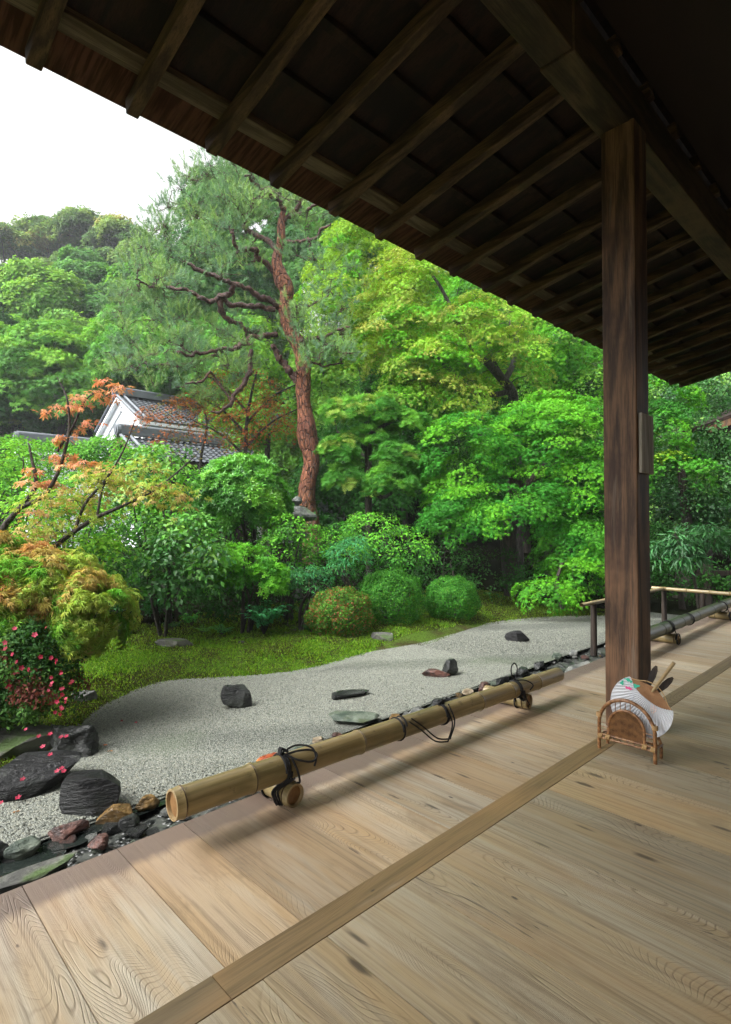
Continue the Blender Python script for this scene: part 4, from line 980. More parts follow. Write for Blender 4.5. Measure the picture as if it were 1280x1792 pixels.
wp = W(30, 772, 20.0); tw = empty('tiled_garden_wall', (wp[0]+2, wp[1], 0), 'garden wall capped with a small grey tiled roof, left of the storehouse', 'wall')
slopes('roof', tw, wp[0], wp[0]+6.2, wp[1], wp[2], .62, .36, mat='tile'); mb = MB(); mb.box((wp[0]+.3, wp[1]-.2, -.5), (wp[0]+6, wp[1]+.2, wp[2]-.2)); mb.build('wall_panel', M['plaster'], tw)
# corner of another roof at the right edge
rp = W(1236, 749, 11.0); pav = empty('pavilion', tuple(W(1420, 1000, 11.0)), 'corner of a dark brown shingled roof among the trees at the right edge', 'building')
mb = MB(); dR = VR*1.0; V = []
for (u_, w_, z_) in ((0, 0, 0), (3.0, 0, 1.15), (3.0, 2.5, 1.15), (0, 2.5, 0)):
    q = rp + VR*u_ + fh*w_ + np.array([0, 0, z_]); V += [q, q+[0, 0, .08]]
mb.add(V, [[0,2,4,6],[1,7,5,3],[0,1,3,2],[2,3,5,4],[4,5,7,6],[6,7,1,0]]); mb.build('roof', M['roofboard'], pav)
mb = MB(); mb.bar(rp+[0,0,-.04]-fh*.01+VR*.05, rp+VR*3+[0,0,1.1]-fh*.01, .05, .12); mb.build('bargeboard', M['post'], pav)
mb = MB(); q = rp+VR*1.2+fh*.6; mb.box((q[0]-.07, q[1]-.07, -.5), (q[0]+.07, q[1]+.07, rp[2]+.3)); mb.build('post', M['dark_wood'], pav)
mb = MB(); V=[]
for (u_, z_) in ((.35, -.0), (3.0, 1.0), (3.0, -1.6), (.9, -.35)): V += [rp+VR*u_+fh*.12+[0,0,z_], rp+VR*u_+fh*.2+[0,0,z_]]
mb.add(V, [[0,2,4,6],[1,7,5,3],[0,1,3,2],[2,3,5,4],[4,5,7,6],[6,7,1,0]]); mb.build('wall', M['dark_wood'], pav)

# stone lantern beside the pine
lp = W(522, 905, 9.0); lan = empty('stone_lantern', (lp[0], lp[1], float(gz(lp[0], lp[1]))), 'mossy grey stone lantern half hidden left of the red pine trunk', 'lantern')
def lathe(mb, c, prof, n=18, sq=0):
    ang = np.linspace(0, 2*math.pi, n, endpoint=False); k = len(prof)
    V = np.concatenate([np.stack([c[0]+r*np.cos(ang), c[1]+r*np.sin(ang), np.full(n, c[2]+z)], 1) for r, z in prof])
    mb.add(V, [[i*n+j, i*n+(j+1) % n, (i+1)*n+(j+1) % n, (i+1)*n+j] for i in range(k-1) for j in range(n)])
s9 = 9.0/F_PX
def zz(py): return float(1+(915-py)*s9)
mb = MB(); lathe(mb, (lp[0]-.02, lp[1], 0), [(0, zz(868)), (.03, zz(869)), (.07, zz(873)), (.085, zz(877)), (.06, zz(882)), (.03, zz(884))]); mb.build('finial', M['st_lantern'], lan, smooth=True)
mb = MB(); lathe(mb, (lp[0], lp[1], 0), [(.03, zz(884)), (.13, zz(888)), (.22, zz(895)), (.31, zz(901)), (.32, zz(905)), (.26, zz(911)), (.12, zz(913))], 6); mb.build('lantern_roof', M['st_lantern'], lan)
mb = MB(); lathe(mb, (lp[0], lp[1], 0), [(.11, zz(913)), (.12, zz(932)), (.2, zz(934)), (.2, zz(940)), (.07, zz(944)), (.08, -.2)], 6); mb.build('lantern_body', M['st_lantern'], lan)

# ================================================================ the red pine
PD_ = 11.0
def pp(l, d0=PD_, d1=None):
    d1 = d0 if d1 is None else d1; n = len(l); S_p = path([(a, b, d0+(d1-d0)*i/max(1, n-1), r) for i, (a, b, r) in enumerate(l)])
    k = len(S_p); w = np.zeros((k, 3))
    for f in (.9, 1.7, 2.9): w += np.sin(np.arange(k)[:, None]*f+rng.uniform(0, 6.28, 3))*.014/f**.5
    S_p[:, :3] += w*sst(np.arange(k)/3., 0, 1)[:, None]; S_p[:, 3] *= .92; S_p[:, 3] *= 1+.16*np.sin(np.arange(k)*1.9+rng.uniform(0, 6)); return S_p
trunk = path([(548,985,PD_,25),(546,930,PD_,22),(536,893,PD_,20),(537,862,PD_,16.5),(543,826,PD_,17),(544,795,PD_,16),(537,752,PD_,20),(533,721,PD_,15),(531,670,PD_,14),(530,631,PD_,16),(523,604,PD_,14.5),(506,576,PD_,12),(499,545,PD_,13),(502,512,PD_,14),(493,488,PD_,15),(485,455,PD_,10),(492,416,PD_,8.5),(493,385,PD_,6.5),(498,362,PD_,4.5)])
sk = [trunk,
 pp([(490,540,6),(470,524,6),(453,520,5.5),(436,505,5),(410,497,4.5),(383,486,4.5),(352,474,4.5),(324,459,3)], 11, 10),
 pp([(482,542,5.5),(455,537,5.5),(434,535,5),(403,533,5),(388,520,5),(367,528,4.5),(345,516,4),(320,506,3.5),(285,503,3),(258,499,2.4),(240,488,1.5)], 10.9, 10.2),
 pp([(410,497,5),(402,515,5.5),(384,518,5),(388,540,6),(391,552,5),(415,566,4.5),(436,578,4.5),(462,586,4)], 10.4, 11),
 pp([(484,585,5),(462,588,5),(441,590,4.5),(427,600,4),(414,609,4),(384,612,3.5),(350,618,3.5),(330,622,3),(313,615,2)], 11, 9.8),
 pp([(436,582,4),(420,600,3.5),(375,622,3.2),(330,636,3),(278,637,2.5),(246,634,2)], 11, 11.8),
 pp([(440,612,4),(438,640,4.5),(433,662,5),(416,684,4.5),(404,705,4),(392,717,3),(370,722,2)], 10.9, 10.3),
 pp([(404,700,3),(371,654,2.5),(352,668,2.5),(325,672,1.8)], 10.4, 9.9),
 pp([(484,480,5),(462,458,5),(450,450,4.5),(449,436,4.5),(432,436,4.5),(414,433,4),(408,412,3)], 11, 10.2),
 pp([(486,440,5),(470,421,5),(450,412,4.5),(438,405,4.5),(424,392,4),(420,375,3)], 11, 11.8),
 pp([(490,425,3.5),(508,423,3.5),(530,421,3),(552,416,3),(564,400,2.5),(580,392,1.6)], 11, 10.5),
 pp([(497,372,4),(492,357,4),(480,345,4),(466,335,4),(453,330,3.5),(442,315,3),(428,308,2)], 11, 10.6),
 pp([(497,385,4),(512,372,4.5),(525,358,4.5),(534,342,4.5),(545,325,3)], 11, 11.4),
 pp([(512,378,3),(540,366,3),(556,356,2.6),(570,345,2)], 11, 10.6),
 pp([(518,602,5),(530,597,4.5),(547,592,4),(570,590,3.2),(590,577,2.5),(612,572,1.8)], 11, 10.4),
 pp([(520,668,8),(508,650,7),(494,633,6.5),(484,618,6),(479,604,5)], 11, 10.8),
 pp([(527,630,3),(548,636,2.6),(575,640,2),(600,634,1.4)], 11, 11.3),
 pp([(505,560,3),(522,540,2.8),(545,532,2.2),(575,520,1.6)], 11, 10.7)]
poly = [(345,275),(300,318),(282,352),(262,392),(232,425),(214,462),(204,505),(198,560),(192,610),(210,650),(255,672),(300,690),(345,715),(385,700),(410,672),(440,645),(470,600),(490,560),(470,520),(478,470),(470,430),(500,395),(540,400),(590,372),(560,330),(520,300),(470,285),(400,262)]
def inpoly(x, y, P):
    c = False; j = len(P)-1
    for i in range(len(P)):
        if (P[i][1] > y) != (P[j][1] > y) and x < (P[j][0]-P[i][0])*(y-P[i][1])/(P[j][1]-P[i][1])+P[i][0]: c = not c
        j = i
    return c
C = []
while len(C) < 265:
    x, y = rng.uniform(185, 600), rng.uniform(262, 720)
    if not inpoly(x, y, poly): continue
    # leave the knot of bare limbs open
    if 330 < x < 500 and 470 < y < 560 and rng.random() < .75: continue
    if 440 < x < 520 and 380 < y < 650 and rng.random() < .8: continue
    C.append(W(x, y, 11.45+rng.normal(0, .75)))
while len(C) < 300: 
    x, y = rng.uniform(510, 655), rng.uniform(400, 660)
    if ((x-565)/85)**2+((y-540)/120)**2 > 1: continue
    C.append(W(x, y, 11+rng.normal(0, .7)))
C = np.array(C)
pine = empty('red_pine', (trunk[0][0], trunk[0][1], trunk[0][2]), 'tall old pine with a leaning bare red trunk, twisted limbs and feathery blue green needles', 'tree')
trunk[:, 3] *= .88
tk = np.stack([np.interp(np.linspace(0, len(trunk)-1, 260), np.arange(len(trunk)), trunk[:, i]) for i in range(4)], 1)
mb = MB(); mb.tube(tk[:, :3], tk[:, 3], 28); V = mb.V[0]; cen = np.repeat(tk[:, :3], 28, 0); o_ = V[:-2]-cen; rr_ = np.linalg.norm(o_, axis=1, keepdims=True); q_ = V[:-2]
dd_ = sum(np.sin(q_@rng.normal(0, f, 3)+rng.uniform(0, 6.28))/f**.75 for f in (3, 4, 6, 7, 9, 12, 15, 19, 25, 33, 40, 50)); mb.V[0][:-2] = cen+o_*(1+.12*dd_[:, None]); mb.build('trunk', M['bark_pine'], pine, smooth=True)
mb = MB()
Rr_ = np.full(len(C), .25); mb2 = MB(); branches(mb2, [s_ for s_ in sk[1:]], C, .0105, True, Rr_, .10, 5, 5, 1.6, .8, .022)
# kinks: the limbs of the pine wander
o = mb2.build('limbs', M['bark_pine_limb'], pine, smooth=True)
def pine_needles(C, Rr, shoots, per, L_, cols, w=.035):
    P, D, N_, S, K = [], [], [], [], []
    idx = np.repeat(np.arange(len(C)), shoots); n = len(idx)
    off = rng.normal(0, 1, (n, 3))*np.array([1, 1, .42])*.55*Rr[idx][:, None]; base = C[idx]+off
    ax = norm(off*.8/Rr[idx][:, None] + np.array([0, 0, 1.0]) + rng.normal(0, .22, (n, 3)))
    jd = np.repeat(np.arange(n), per); m_ = len(jd); t_ = rng.random(m_); candle = rng.random(n) < .45
    stem = np.where(candle, .24, .09)[jd]; p = base[jd] + ax[jd]*(t_*stem)[:, None]
    r = norm(rng.normal(0, 1, (m_, 3))); spread = np.where(candle, .45, 1.0)[jd][:, None]
    d = norm(ax[jd]*(.75) + r*spread); c = cols[idx][jd]*rng.uniform(.75, 1.25, (m_, 1)); c = np.where(candle[jd][:, None], c*np.array([1.25, 1.3, 1.0]), c)
    T = (np.array([(-w, 0, 0), (w, 0, 0), (0, 1, 0)], float), np.array([(0, 1, 2)]))
    return place(T, p, rng.normal(0, 1, (m_, 3))-VF*1.2, d, L_*rng.uniform(.7, 1.15, m_), c)
pc = np.array([(.17,.31,.11),(.13,.26,.12),(.22,.37,.11),(.14,.28,.15)])[rng.integers(0, 4, len(C))]
leafmesh('crown', [pine_needles(C, Rr_, 15, 46, .085, pc)], M['needle'], pine)

# ================================================================ maples and other trees
YG, BG, MG, DG, OR = (.27,.47,.035), (.13,.42,.025), (.075,.30,.025), (.03,.11,.02), (.38,.20,.06)
def tip(C): return (rng.random(len(C)) < .5)*1.0
# pink tipped maple in front, trunk seen at (890,690)
mt = [path([(905,1010,12.5,14),(900,860,12.4,12),(905,760,12.3,10),(900,700,12.2,9),(893,680,12,8.5),(872,655,11.8,7.5),(850,632,11.6,6),(828,622,11.5,5),(800,600,11.4,3.5)]),
      path([(893,684,12,5),(870,690,11.9,5),(840,690,11.7,4.5),(812,672,11.5,6),(780,640,11.3,5),(745,612,11.2,4)]), path([(880,662,11.9,6),(866,640,11.9,6),(856,612,12,5),(858,590,12.1,4)]),
      path([(880,672,11.9,6),(897,640,12.1,5),(905,600,12.3,4),(890,560,12.3,3)]), path([(828,622,11.5,5),(800,560,11.6,4),(770,500,11.8,3),(740,460,12,2)])]
tree('maple_tree', 'spreading maple with pink tinged leaf tips and a pale forked limb, right of the pine', 'tree',
     [(735,540,11.8,105,85,1.4),(840,590,11.8,85,60,1.3),(690,600,11.6,75,55,1.0),(900,640,11.8,65,60,1.1),(760,650,11.2,80,50,1.0),(710,480,12.2,55,40,1.0),(790,700,11.3,80,40,.9),(720,680,11.4,60,50,.9)],
     230, .34, T_MAPLE, 560, .055, [(YG, 3, .6),((.20,.42,.035), 3),((.34,.42,.07), .8, .8),(BG, 2.4, -.8)], mt, 'leaf', 'bark_mid', up=.6, thick=.22, edgecol=((.58,.36,.17), .38, tip), r_tip=.008, ntw=3, droop=.4, back=.25, inner=.5)
mt = [foot(620,520,17,12,6)]
tree('maple_tree', 'bright yellow green maple rising behind the pine crown, up to the eave', 'tree', [(640,480,17,90,90,2),(590,560,16,70,90,1.6),(660,430,18,80,50,2),(700,560,16,90,80,1.6),(620,640,15.5,90,60,1.4)],
     190, .5, T_MAPLE, 300, .075, [(YG, 3, .4),((.16,.32,.035), 2),(BG, 1.2, -.6)], mt, up=.6, back=.2, r_tip=.012)
mt = [foot(960,640,14,14,7)]
tree('maple_tree', 'mid green maple filling the view under the eave just left of the post', 'tree', [(960,620,14,110,75,2),(860,520,15,110,65,2),(1030,680,13.5,80,70,1.6),(900,560,14,80,60,1.5)],
     190, .45, T_MAPLE, 340, .065, [(BG, 3),((.13,.30,.03), 1.6, .8),(MG, 1.4, -.6)], mt, up=.6, back=.2, r_tip=.011)
mt = [path([(900,1040,10.2,17),(890,940,10.1,14),(905,850,10,12),(880,790,9.9,9),(840,760,9.7,6)]), path([(900,880,10,8),(950,820,9.9,7),(1000,790,9.8,5)]), path([(890,930,10.1,8),(830,880,9.9,6),(790,850,9.7,4)])]
tree('maple_tree', 'big dense maple with low sweeping layers of deep green leaves, left of the post', 'tree',
     [(820,800,9.8,95,75,1.1),(930,790,10,100,75,1.3),(1010,860,9.8,75,85,1.2),(880,890,9.4,120,55,1.0),(800,900,9.5,70,50,.8),(1010,960,9.3,70,55,.8),(960,740,10.3,90,50,1.2)],
     340, .27, T_MAPLE, 760, .046, [(BG, 1.3, 1.0),(MG, 2.2),((.035,.18,.018), 2.4, -.6)], mt, up=.62, back=.15, r_tip=.007, droop=.4, inner=.6, thick=.2)
mt = [path([(985,1065,8.6,4),(975,1020,8.5,3.5),(985,985,8.5,3)])]
tree('maple_sapling', 'low maple branch sprays hanging over the gravel beside the railing', 'tree', [(965,1035,8.4,55,28,.5),(1010,1005,8.6,50,40,.6),(1030,960,8.8,45,50,.6)], 50, .2, T_MAPLE, 800, .045, [(BG, 2),(MG, 2)], mt, up=.55, droop=.5, r_tip=.004)
# pruned podocarpus with cloud pads
mt = [path([(648,1010,10,7),(646,920,10,6.5),(645,860,10,6),(645,790,10,6),(647,740,10,5),(655,715,10,4)]), path([(646,790,10,4),(610,765,9.9,3),(590,755,9.9,2)]), path([(646,760,10,4),(690,735,9.9,3),(715,730,9.9,2)]), path([(645,860,10,4),(670,870,9.6,3.5),(690,860,9.5,3)])]
tree('podocarpus_tree', 'pruned evergreen with tufted narrow leaves in rounded cloud layers, right of the pine trunk', 'tree',
     [(610,725,10,40,22,.5),(660,718,10,42,24,.5),(700,740,9.8,40,20,.45),(600,790,9.9,35,25,.4),(650,770,9.9,38,18,.45),(690,800,9.6,35,20,.4),(685,845,9.5,45,28,.5),(610,840,9.9,35,25,.4)],
     220, .14, T_PODO, 900, .060, [((.12,.32,.04), 2, .6),((.06,.21,.03), 3),((.24,.36,.07), .7, .8)], mt, up=.75, mode='pad', droop=-.3, r_tip=.006, thick=.4, back=.4)
# right of the post
mt = [foot(1190,800,11,12,6)]
tree('maple_tree', 'maple with yellow green sprays seen right of the post below the eave', 'tree', [(1160,690,11,50,35,.8),(1150,760,10.8,55,50,.8),(1170,830,10.6,60,35,.8)], 60, .28, T_MAPLE, 560, .055, [(YG, .35, .8),(BG, 1.2, .5),(MG, 3),((.035,.15,.02), 2)], mt, up=.6, r_tip=.007)
mt = [foot(1230,860,12,14,7)]
tree('camellia_tree', 'dark glossy broadleaf evergreen right of the post by the brown roof corner', 'tree', [(1230,700,13,75,50,1.4),(1215,800,12,75,60,1.2),(1250,880,11.5,70,60,1.1),(1180,900,11.5,60,55,1.0)], 170, .26, T_OVAL, 480, .075, [((.05,.16,.035), 3),((.03,.10,.03), 2),((.16,.34,.06), .8)], mt, 'leaf_gloss', up=.45, mode='ball', r_tip=.008)
mt = [path([(1225,1075,8.0,3),(1215,1010,8,2.6),(1200,960,8,2),(1180,935,8,1.4)]), path([(1215,1010,8,2),(1245,960,8,1.6),(1262,930,8,1.2)])]
tree('young_tree', 'thin young tree with long drooping leaves in front of the dark fence', 'tree', [(1205,935,8,50,22,.4),(1250,945,8.2,45,30,.4),(1180,965,8,40,28,.35)], 44, .15, T_LONG, 520, .12, [((.05,.17,.05), 3),((.03,.11,.035), 2)], mt, 'leaf_gloss', up=.6, droop=.7, r_tip=.004)
mt = [foot(1195,960,9.5,5,3)]
tree('small_tree', 'dark bushy understorey tree behind the bamboo railing', 'tree', [(1180,1010,9.6,60,40,.7),(1120,980,10,60,60,.8),(1260,1030,9.6,40,40,.6),(1050,1020,10.4,60,50,.8)], 90, .22, T_RHOMB, 520, .06, [(DG, 3),((.035,.12,.02), 2)], mt, up=.4, mode='ball', r_tip=.005)

# ---- broad masses behind
def btree(label, ells, n, pr, dens, size, pal_, px, py, d, T=T_TRI, rp_=10, up=.5, group=None, mode='pad', barkm='bark', cat='tree', name='broadleaf_tree', inner=.55, back=.15, thick=.35):
    return tree(name, label, cat, ells, n, pr, T, dens, size, pal_, [foot(px, py, d, rp_, rp_*.4)], 'leaf', barkm, group, up=up, mode=mode, back=back, r_tip=.02, inner=inner, thick=thick, ntw=1)
btree('rounded light green tree on the hillside below the tall ridge trees', [(110,560,38,62,65,4),(85,525,38,35,45,3),(150,600,36,55,45,3)], 90, 1.0, 60, .30, [((.17,.34,.05), 3),((.12,.27,.045), 2)], 110, 600, 38)
btree('darker bluish green tree beside the light green one on the hillside', [(175,525,42,50,50,4),(210,580,40,50,60,4),(150,480,44,25,28,2)], 90, 1.0, 60, .30, [((.08,.21,.05), 3),((.055,.15,.04), 2)], 185, 600, 42)
btree('soft green maple with wide flat layers left of the storehouse', [(120,650,28,100,55,3),(60,700,27,65,45,2.5),(170,700,27,60,40,2.5),(110,610,29,70,30,2.5)], 120, .8, 95, .2, [((.12,.30,.04), 3),((.17,.36,.04), 2, .7),((.07,.20,.035), 1.2, -.6)], 110, 700, 28, T_MAPLE, up=.65, name='maple_tree', thick=.25)
btree('dark hazy tree at the far left edge above the laceleaf maple', [(15,640,32,50,75,3),(10,560,36,40,40,3),(20,730,27,45,40,2.5)], 80, .9, 70, .27, [((.035,.10,.035), 3),((.06,.16,.05), 2)], 10, 740, 32)
btree('green tree showing between the storehouse roof and the pine limbs', [(270,640,26,75,55,3),(350,650,25,80,60,3),(240,600,28,60,45,3),(430,640,22,70,70,2.5)], 130, .75, 105, .2, [((.09,.27,.04), 3),((.14,.33,.04), 2, .7),((.06,.17,.03), 1, -.6)], 330, 700, 26, T_MAPLE, up=.6)
btree('yellow green maple behind the orange maple and pine trunk', [(450,650,16,70,75,1.8),(410,720,16,60,50,1.5),(580,680,15,70,80,1.5),(480,740,15,80,60,1.5)], 110, .42, 300, .085, [((.14,.30,.035), 3, .4),((.08,.22,.03), 2, -.4)], 470, 760, 16, T_MAPLE, up=.6, name='maple_tree')
btree('deep green tree in the shade between the pine trunk and the cloud pruned evergreen', [(590,830,12.5,70,80,1.2),(570,900,12,60,50,1.0),(700,720,13,90,80,1.5),(650,880,12.5,70,50,1.0)], 130, .34, 420, .07, [((.04,.16,.025), 3, .5),((.025,.10,.018), 2, -.3)], 600, 900, 12.4, T_MAPLE, up=.5)
btree('shaded evergreen mass behind the big low maple', [(760,800,13.5,100,110,1.4),(900,850,14,130,110,1.5),(1040,800,14,90,130,1.5),(960,700,15,110,60,1.5)], 170, .42, 260, .085, [((.03,.115,.02), 3, .5),((.02,.07,.015), 2)], 900, 900, 14, T_RHOMB, up=.45)
btree('dark evergreen backdrop tree right of the post', [(1200,700,17,130,110,2),(1180,880,15,110,100,1.6),(1270,780,16,80,120,1.6),(1120,800,16,80,140,1.6)], 170, .5, 200, .11, [((.025,.09,.025), 3, .5),((.045,.14,.035), 1.5, .5)], 1200, 880, 16, T_RHOMB, up=.45)
btree('tall grey green tree rising behind the top of the pine', [(440,400,30,110,80,3),(520,340,32,80,60,3),(560,470,28,90,90,3),(400,500,28,110,90,3),(330,560,30,100,70,3)], 190, .95, 85, .24, [((.07,.19,.045), 3),((.10,.24,.05), 1.6, .7),((.045,.13,.04), 1)], 470, 560, 30, T_MAPLE, up=.5)
btree('green hillside tree to the right of the pine top under the eave', [(650,420,26,90,60,3),(760,470,24,90,60,3),(850,560,22,100,70,3),(960,600,22,110,70,3)], 150, .9, 95, .2, [((.07,.22,.03), 3),((.13,.28,.035), 1.6, .7)], 780, 600, 24, T_MAPLE, up=.55)
# tall ridge trees, slender bare stems under flat tops
def ridge(label, px, py, d, w, h, seed, g='tall slender trees on the ridge'):
    ells = [(px, py, d, w, h, 3)]
    C, Nn, Rr = ell_pads(ells, 46, 1.25, .4, .75, .6, -.35)
    top = W(px, py+130, d); gnd = np.array([top[0], top[1], top[2]-9]); skel = []
    root = empty('ridge_tree', tuple(gnd), label, 'tree', g)
    for k in range(7):
        a = gnd + VR*rng.normal(0, .5)*w*d/F_PX; b = W(px+rng.normal(0, .5)*w, py+rng.uniform(-.2, .9)*h, d+rng.normal(0, 1.5)); mdl = (a+b)/2+rng.normal(0, .4, 3)
        P = np.array([list(a)+[.16], list(mdl)+[.11], list(b)+[.05]]); skel.append(smooth_path(P, 5))
    mb = MB(); branches(mb, skel, C, .035, True, Rr, .0, 5, 3, 12, .6); mb.build('trunk', M['bark'], root, smooth=True)
    leafmesh('crown', [pad_leaves(T_TRI, C, Nn, Rr, 34, .34, pal_pick([((.17,.27,.07), 3, .6),((.09,.17,.06), 2.5, -.6),((.25,.27,.08), 1, 1)], C, 0), .35)], M['leaf'], root)
ridge('ridge tree with a broad yellowish top at the far left edge', 20, 430, 58, 50, 20, 1)
ridge('ridge tree second from the left edge with slender dark stems', 90, 425, 60, 48, 20, 2)
ridge('tallest domed ridge tree with a yellowish crown against the white sky', 155, 408, 58, 42, 22, 3)
ridge('ridge tree just left of the pine needles', 220, 425, 56, 42, 24, 4)
btree('broad misty green canopy filling the ridge below the tallest treetops', [(60,505,50,95,30,3),(170,480,52,75,28,3),(240,470,50,60,45,3),(20,540,46,50,30,3)], 150, 1.0, 60, .26, [((.09,.18,.06), 3),((.06,.13,.05), 1.5),((.14,.24,.06), 1, .8)], 110, 560, 52)
# hillside wood: a few shared trees copied over the slope
protos = []
for k in range(3):
    d0 = 30; C = []; Nn = []; Rr = []
    for _ in range(60):
        v = rng.normal(0, 1, 3); v /= np.linalg.norm(v); v[2] = abs(v[2])*1.2-.35; p = np.array([v[0]*2.6, v[1]*2.6, 4.6+v[2]*2.4])*rng.uniform(.75, 1.05); C.append(p); n_ = np.array([v[0]*.5, v[1]*.5, .8]); Nn.append(n_/np.linalg.norm(n_)); Rr.append(rng.uniform(.7, 1.25))
    C, Nn, Rr = map(np.array, (C, Nn, Rr))
    pl_ = [[((.08,.23,.03), 3),((.13,.30,.035), 1, .8)], [((.12,.29,.035), 3),((.17,.35,.04), 1, .8)], [((.05,.15,.028), 3),((.08,.20,.035), 1, .8)]][k]
    root = empty('hillside_tree', (0, 0, 0), 'x', 'tree', 'trees of the wooded hillside')
    mb = MB(); branches(mb, [smooth_path(np.array([(0,0,-.4,.22),(.1,.1,1.6,.17),(0,.2,3.2,.11),(.1,0,4.8,.05)]), 4)], C, .03, False, None, .1, 5, 0); mb.build('trunk', M['bark'], root, smooth=True)
    leafmesh('crown', [pad_leaves(T_TRI, C, Nn, Rr, 42, .26, pal_pick(pl_, C, 0), .35)], M['leaf'], root); protos.append(root)
hl = ['dense mid green tree, one of many alike making up the wooded hillside', 'lighter fresh green tree, one of several alike in the wooded hillside', 'dark evergreen tree, one of many alike in the shade of the wooded hillside']
hg = ['mid green hillside trees', 'light green hillside trees', 'dark green hillside trees']
spots = []
for (px0, px1, d0, d1, n_) in ((-150, 260, 28, 37, 14), (230, 560, 30, 46, 12), (520, 860, 22, 36, 16), (840, 1330, 18, 28, 16)):
    for _ in range(n_):
        px, d = rng.uniform(px0, px1), rng.uniform(d0, d1); q = W(px, 800, d); spots.append((q[0], q[1], float(gz(q[0], q[1])), d))
for i, (x, y, z, d) in enumerate(spots):
    k = i % 3; src = protos[k]
    if i < 3: o = src
    else:
        o = src.copy(); COL.objects.link(o)
        for ch in src.children: c_ = ch.copy(); COL.objects.link(c_); c_.parent = o
    s_ = rng.uniform(.8, 1.15)*(1.25 if d > 40 else .9); o.location = (x, y, z); o.scale = (s_,)*3; o.rotation_euler = (0, 0, rng.uniform(0, 6.28)); tag(o, hl[k], 'tree', hg[k])

# orange fine-leaved maple before the storehouse
mt = [path([(432,850,12,4),(430,800,12,3.6),(432,740,12,3),(440,690,12,2.5),(450,650,12,1.5)])]+[path([(432,800-20*i,12,2.4),(432+s_*45,760-22*i,11.8+.1*i,1.8),(432+s_*95,735-22*i,11.7,1.0)]) for i, s_ in enumerate((-1, 1, -1, 1, -1))]+[path([(350,850,12.4,3),(352,800,12.4,2.6),(362,740,12.4,2),(350,700,12.4,1.2)])]
tree('red_maple', 'wispy orange brown small leaved maple in front of the storehouse roof', 'tree', [(420,690,12,85,40,1.0),(340,725,12,90,30,1.0),(440,740,11.8,80,40,.9),(290,740,12.2,70,15,.7),(370,775,11.8,100,25,.9),(480,720,12,45,50,.7)],
     130, .26, T_MAPLE, 190, .042, [((.33,.11,.035), 3),((.24,.10,.03), 2),((.20,.20,.04), .8)], mt, 'leaf', 'bark', up=.55, droop=.4, r_tip=.005, ntw=5, back=.6, inner=.2)

# ================================================================ shrubs
def shrub(name, label, ells, n, pr, T, dens, size, pal_, foot_, leafm='leaf', mode='ball', up=.3, group=None, stems=4, rs_px=4, r_tip=.004, inner=.6, droop=.1, cat='shrub', edgecol=None, back=.3, thick=.3, barkm='bark', cv=.22, rnd_n=.45, zmin=-.75):
    g_ = gpt(*foot_) if not isinstance(foot_, np.ndarray) else foot_; c0 = W(*ells[0][:3]); skel = []
    for k in range(stems):
        o = np.append(rng.normal(0, .05, 2), 0); e = c0 + rng.normal(0, .12, 3); P = np.array([list(g_+o-[0, 0, .03])+[rs_px*.006], list(g_+(e-g_)*.5+o*2)+[rs_px*.0045], list(e)+[rs_px*.002]]); skel.append(smooth_path(P, 4))
    return tree(name, label, cat, ells, n, pr, T, dens, size, pal_, skel, leafm, barkm, group, inner=inner, up=up, mode=mode, r_tip=r_tip, droop=droop, edgecol=edgecol, back=back, ntw=1, thick=thick, cv=cv, rnd_n=rnd_n, zmin=zmin)
def ground_at(px, d): q = W(px, 900, d); return np.array([q[0], q[1], float(gz(q[0], q[1]))])
shrub('rounded_shrub', 'large glossy evergreen pruned into a dome on several dark stems, below the storehouse', [(425,872,8.2,82,70,.75)], 190, .13, T_WHORL, 900, .062, [((.09,.29,.03), 3, .6),((.05,.18,.025), 2, -.6),((.15,.38,.04), 1, .8)], ground_at(425, 8.2), 'leaf_gloss', 'pad', .35, stems=6, rs_px=8, inner=.82, droop=-.2, zmin=-.6)
shrub('camellia_shrub', 'broad leaved shrub with pale fresh leaves over a dark interior, in the middle left', [(265,900,6.6,90,75,.7),(330,960,6.3,70,70,.6),(290,830,7.0,75,50,.6),(220,980,6.3,50,60,.5),(290,1010,6.4,85,40,.5),(370,1000,6.7,50,40,.4)], 250, .15, T_OVAL, 360, .07, [((.09,.27,.035), 2.4, .5),((.035,.13,.025), 2.5, -.5),((.20,.40,.06), 1, .6)], ground_at(285, 6.7), 'leaf_gloss', 'pad', .55, inner=.65, droop=.5, rs_px=3.5)
shrub('bright_shrub', 'yellow green leafy shrub between the maples and the camellia shrub', [(140,930,5.5,85,60,.5),(175,985,5.3,60,45,.45),(90,900,5.8,70,45,.5)], 120, .13, T_OVAL, 620, .048, [((.17,.38,.035), 3, .6),((.07,.22,.03), 2, -.6)], ground_at(140, 5.5), 'leaf', 'pad', .5, inner=.65, droop=.3)
shrub('bright_shrub', 'fresh light green bush at the left edge behind the orange tipped maple', [(30,830,7.5,70,55,.8),(60,890,7.2,70,60,.7),(-20,880,7.2,60,70,.7)], 120, .18, T_OVAL, 430, .055, [((.14,.36,.035), 3, .6),((.07,.23,.03), 2, -.5)], ground_at(30, 7.4), 'leaf', 'pad', .5, inner=.65, droop=.3)
shrub('hedge_shrub', 'clipped green hedge below the tiled wall and gate', [(110,815,10.5,90,40,.8),(190,800,10.5,60,30,.7),(240,830,10,60,40,.7),(20,800,11,60,30,.8),(290,860,9.2,80,50,.6),(200,860,9.4,80,45,.6),(320,920,9,80,45,.5),(230,930,9,80,50,.5),(400,940,9,70,45,.5)], 400, .2, T_OVAL, 420, .06, [((.10,.29,.03), 3, .6),((.045,.15,.025), 2, -.5)], ground_at(120, 10.5), 'leaf', 'pad', .5, inner=.7)
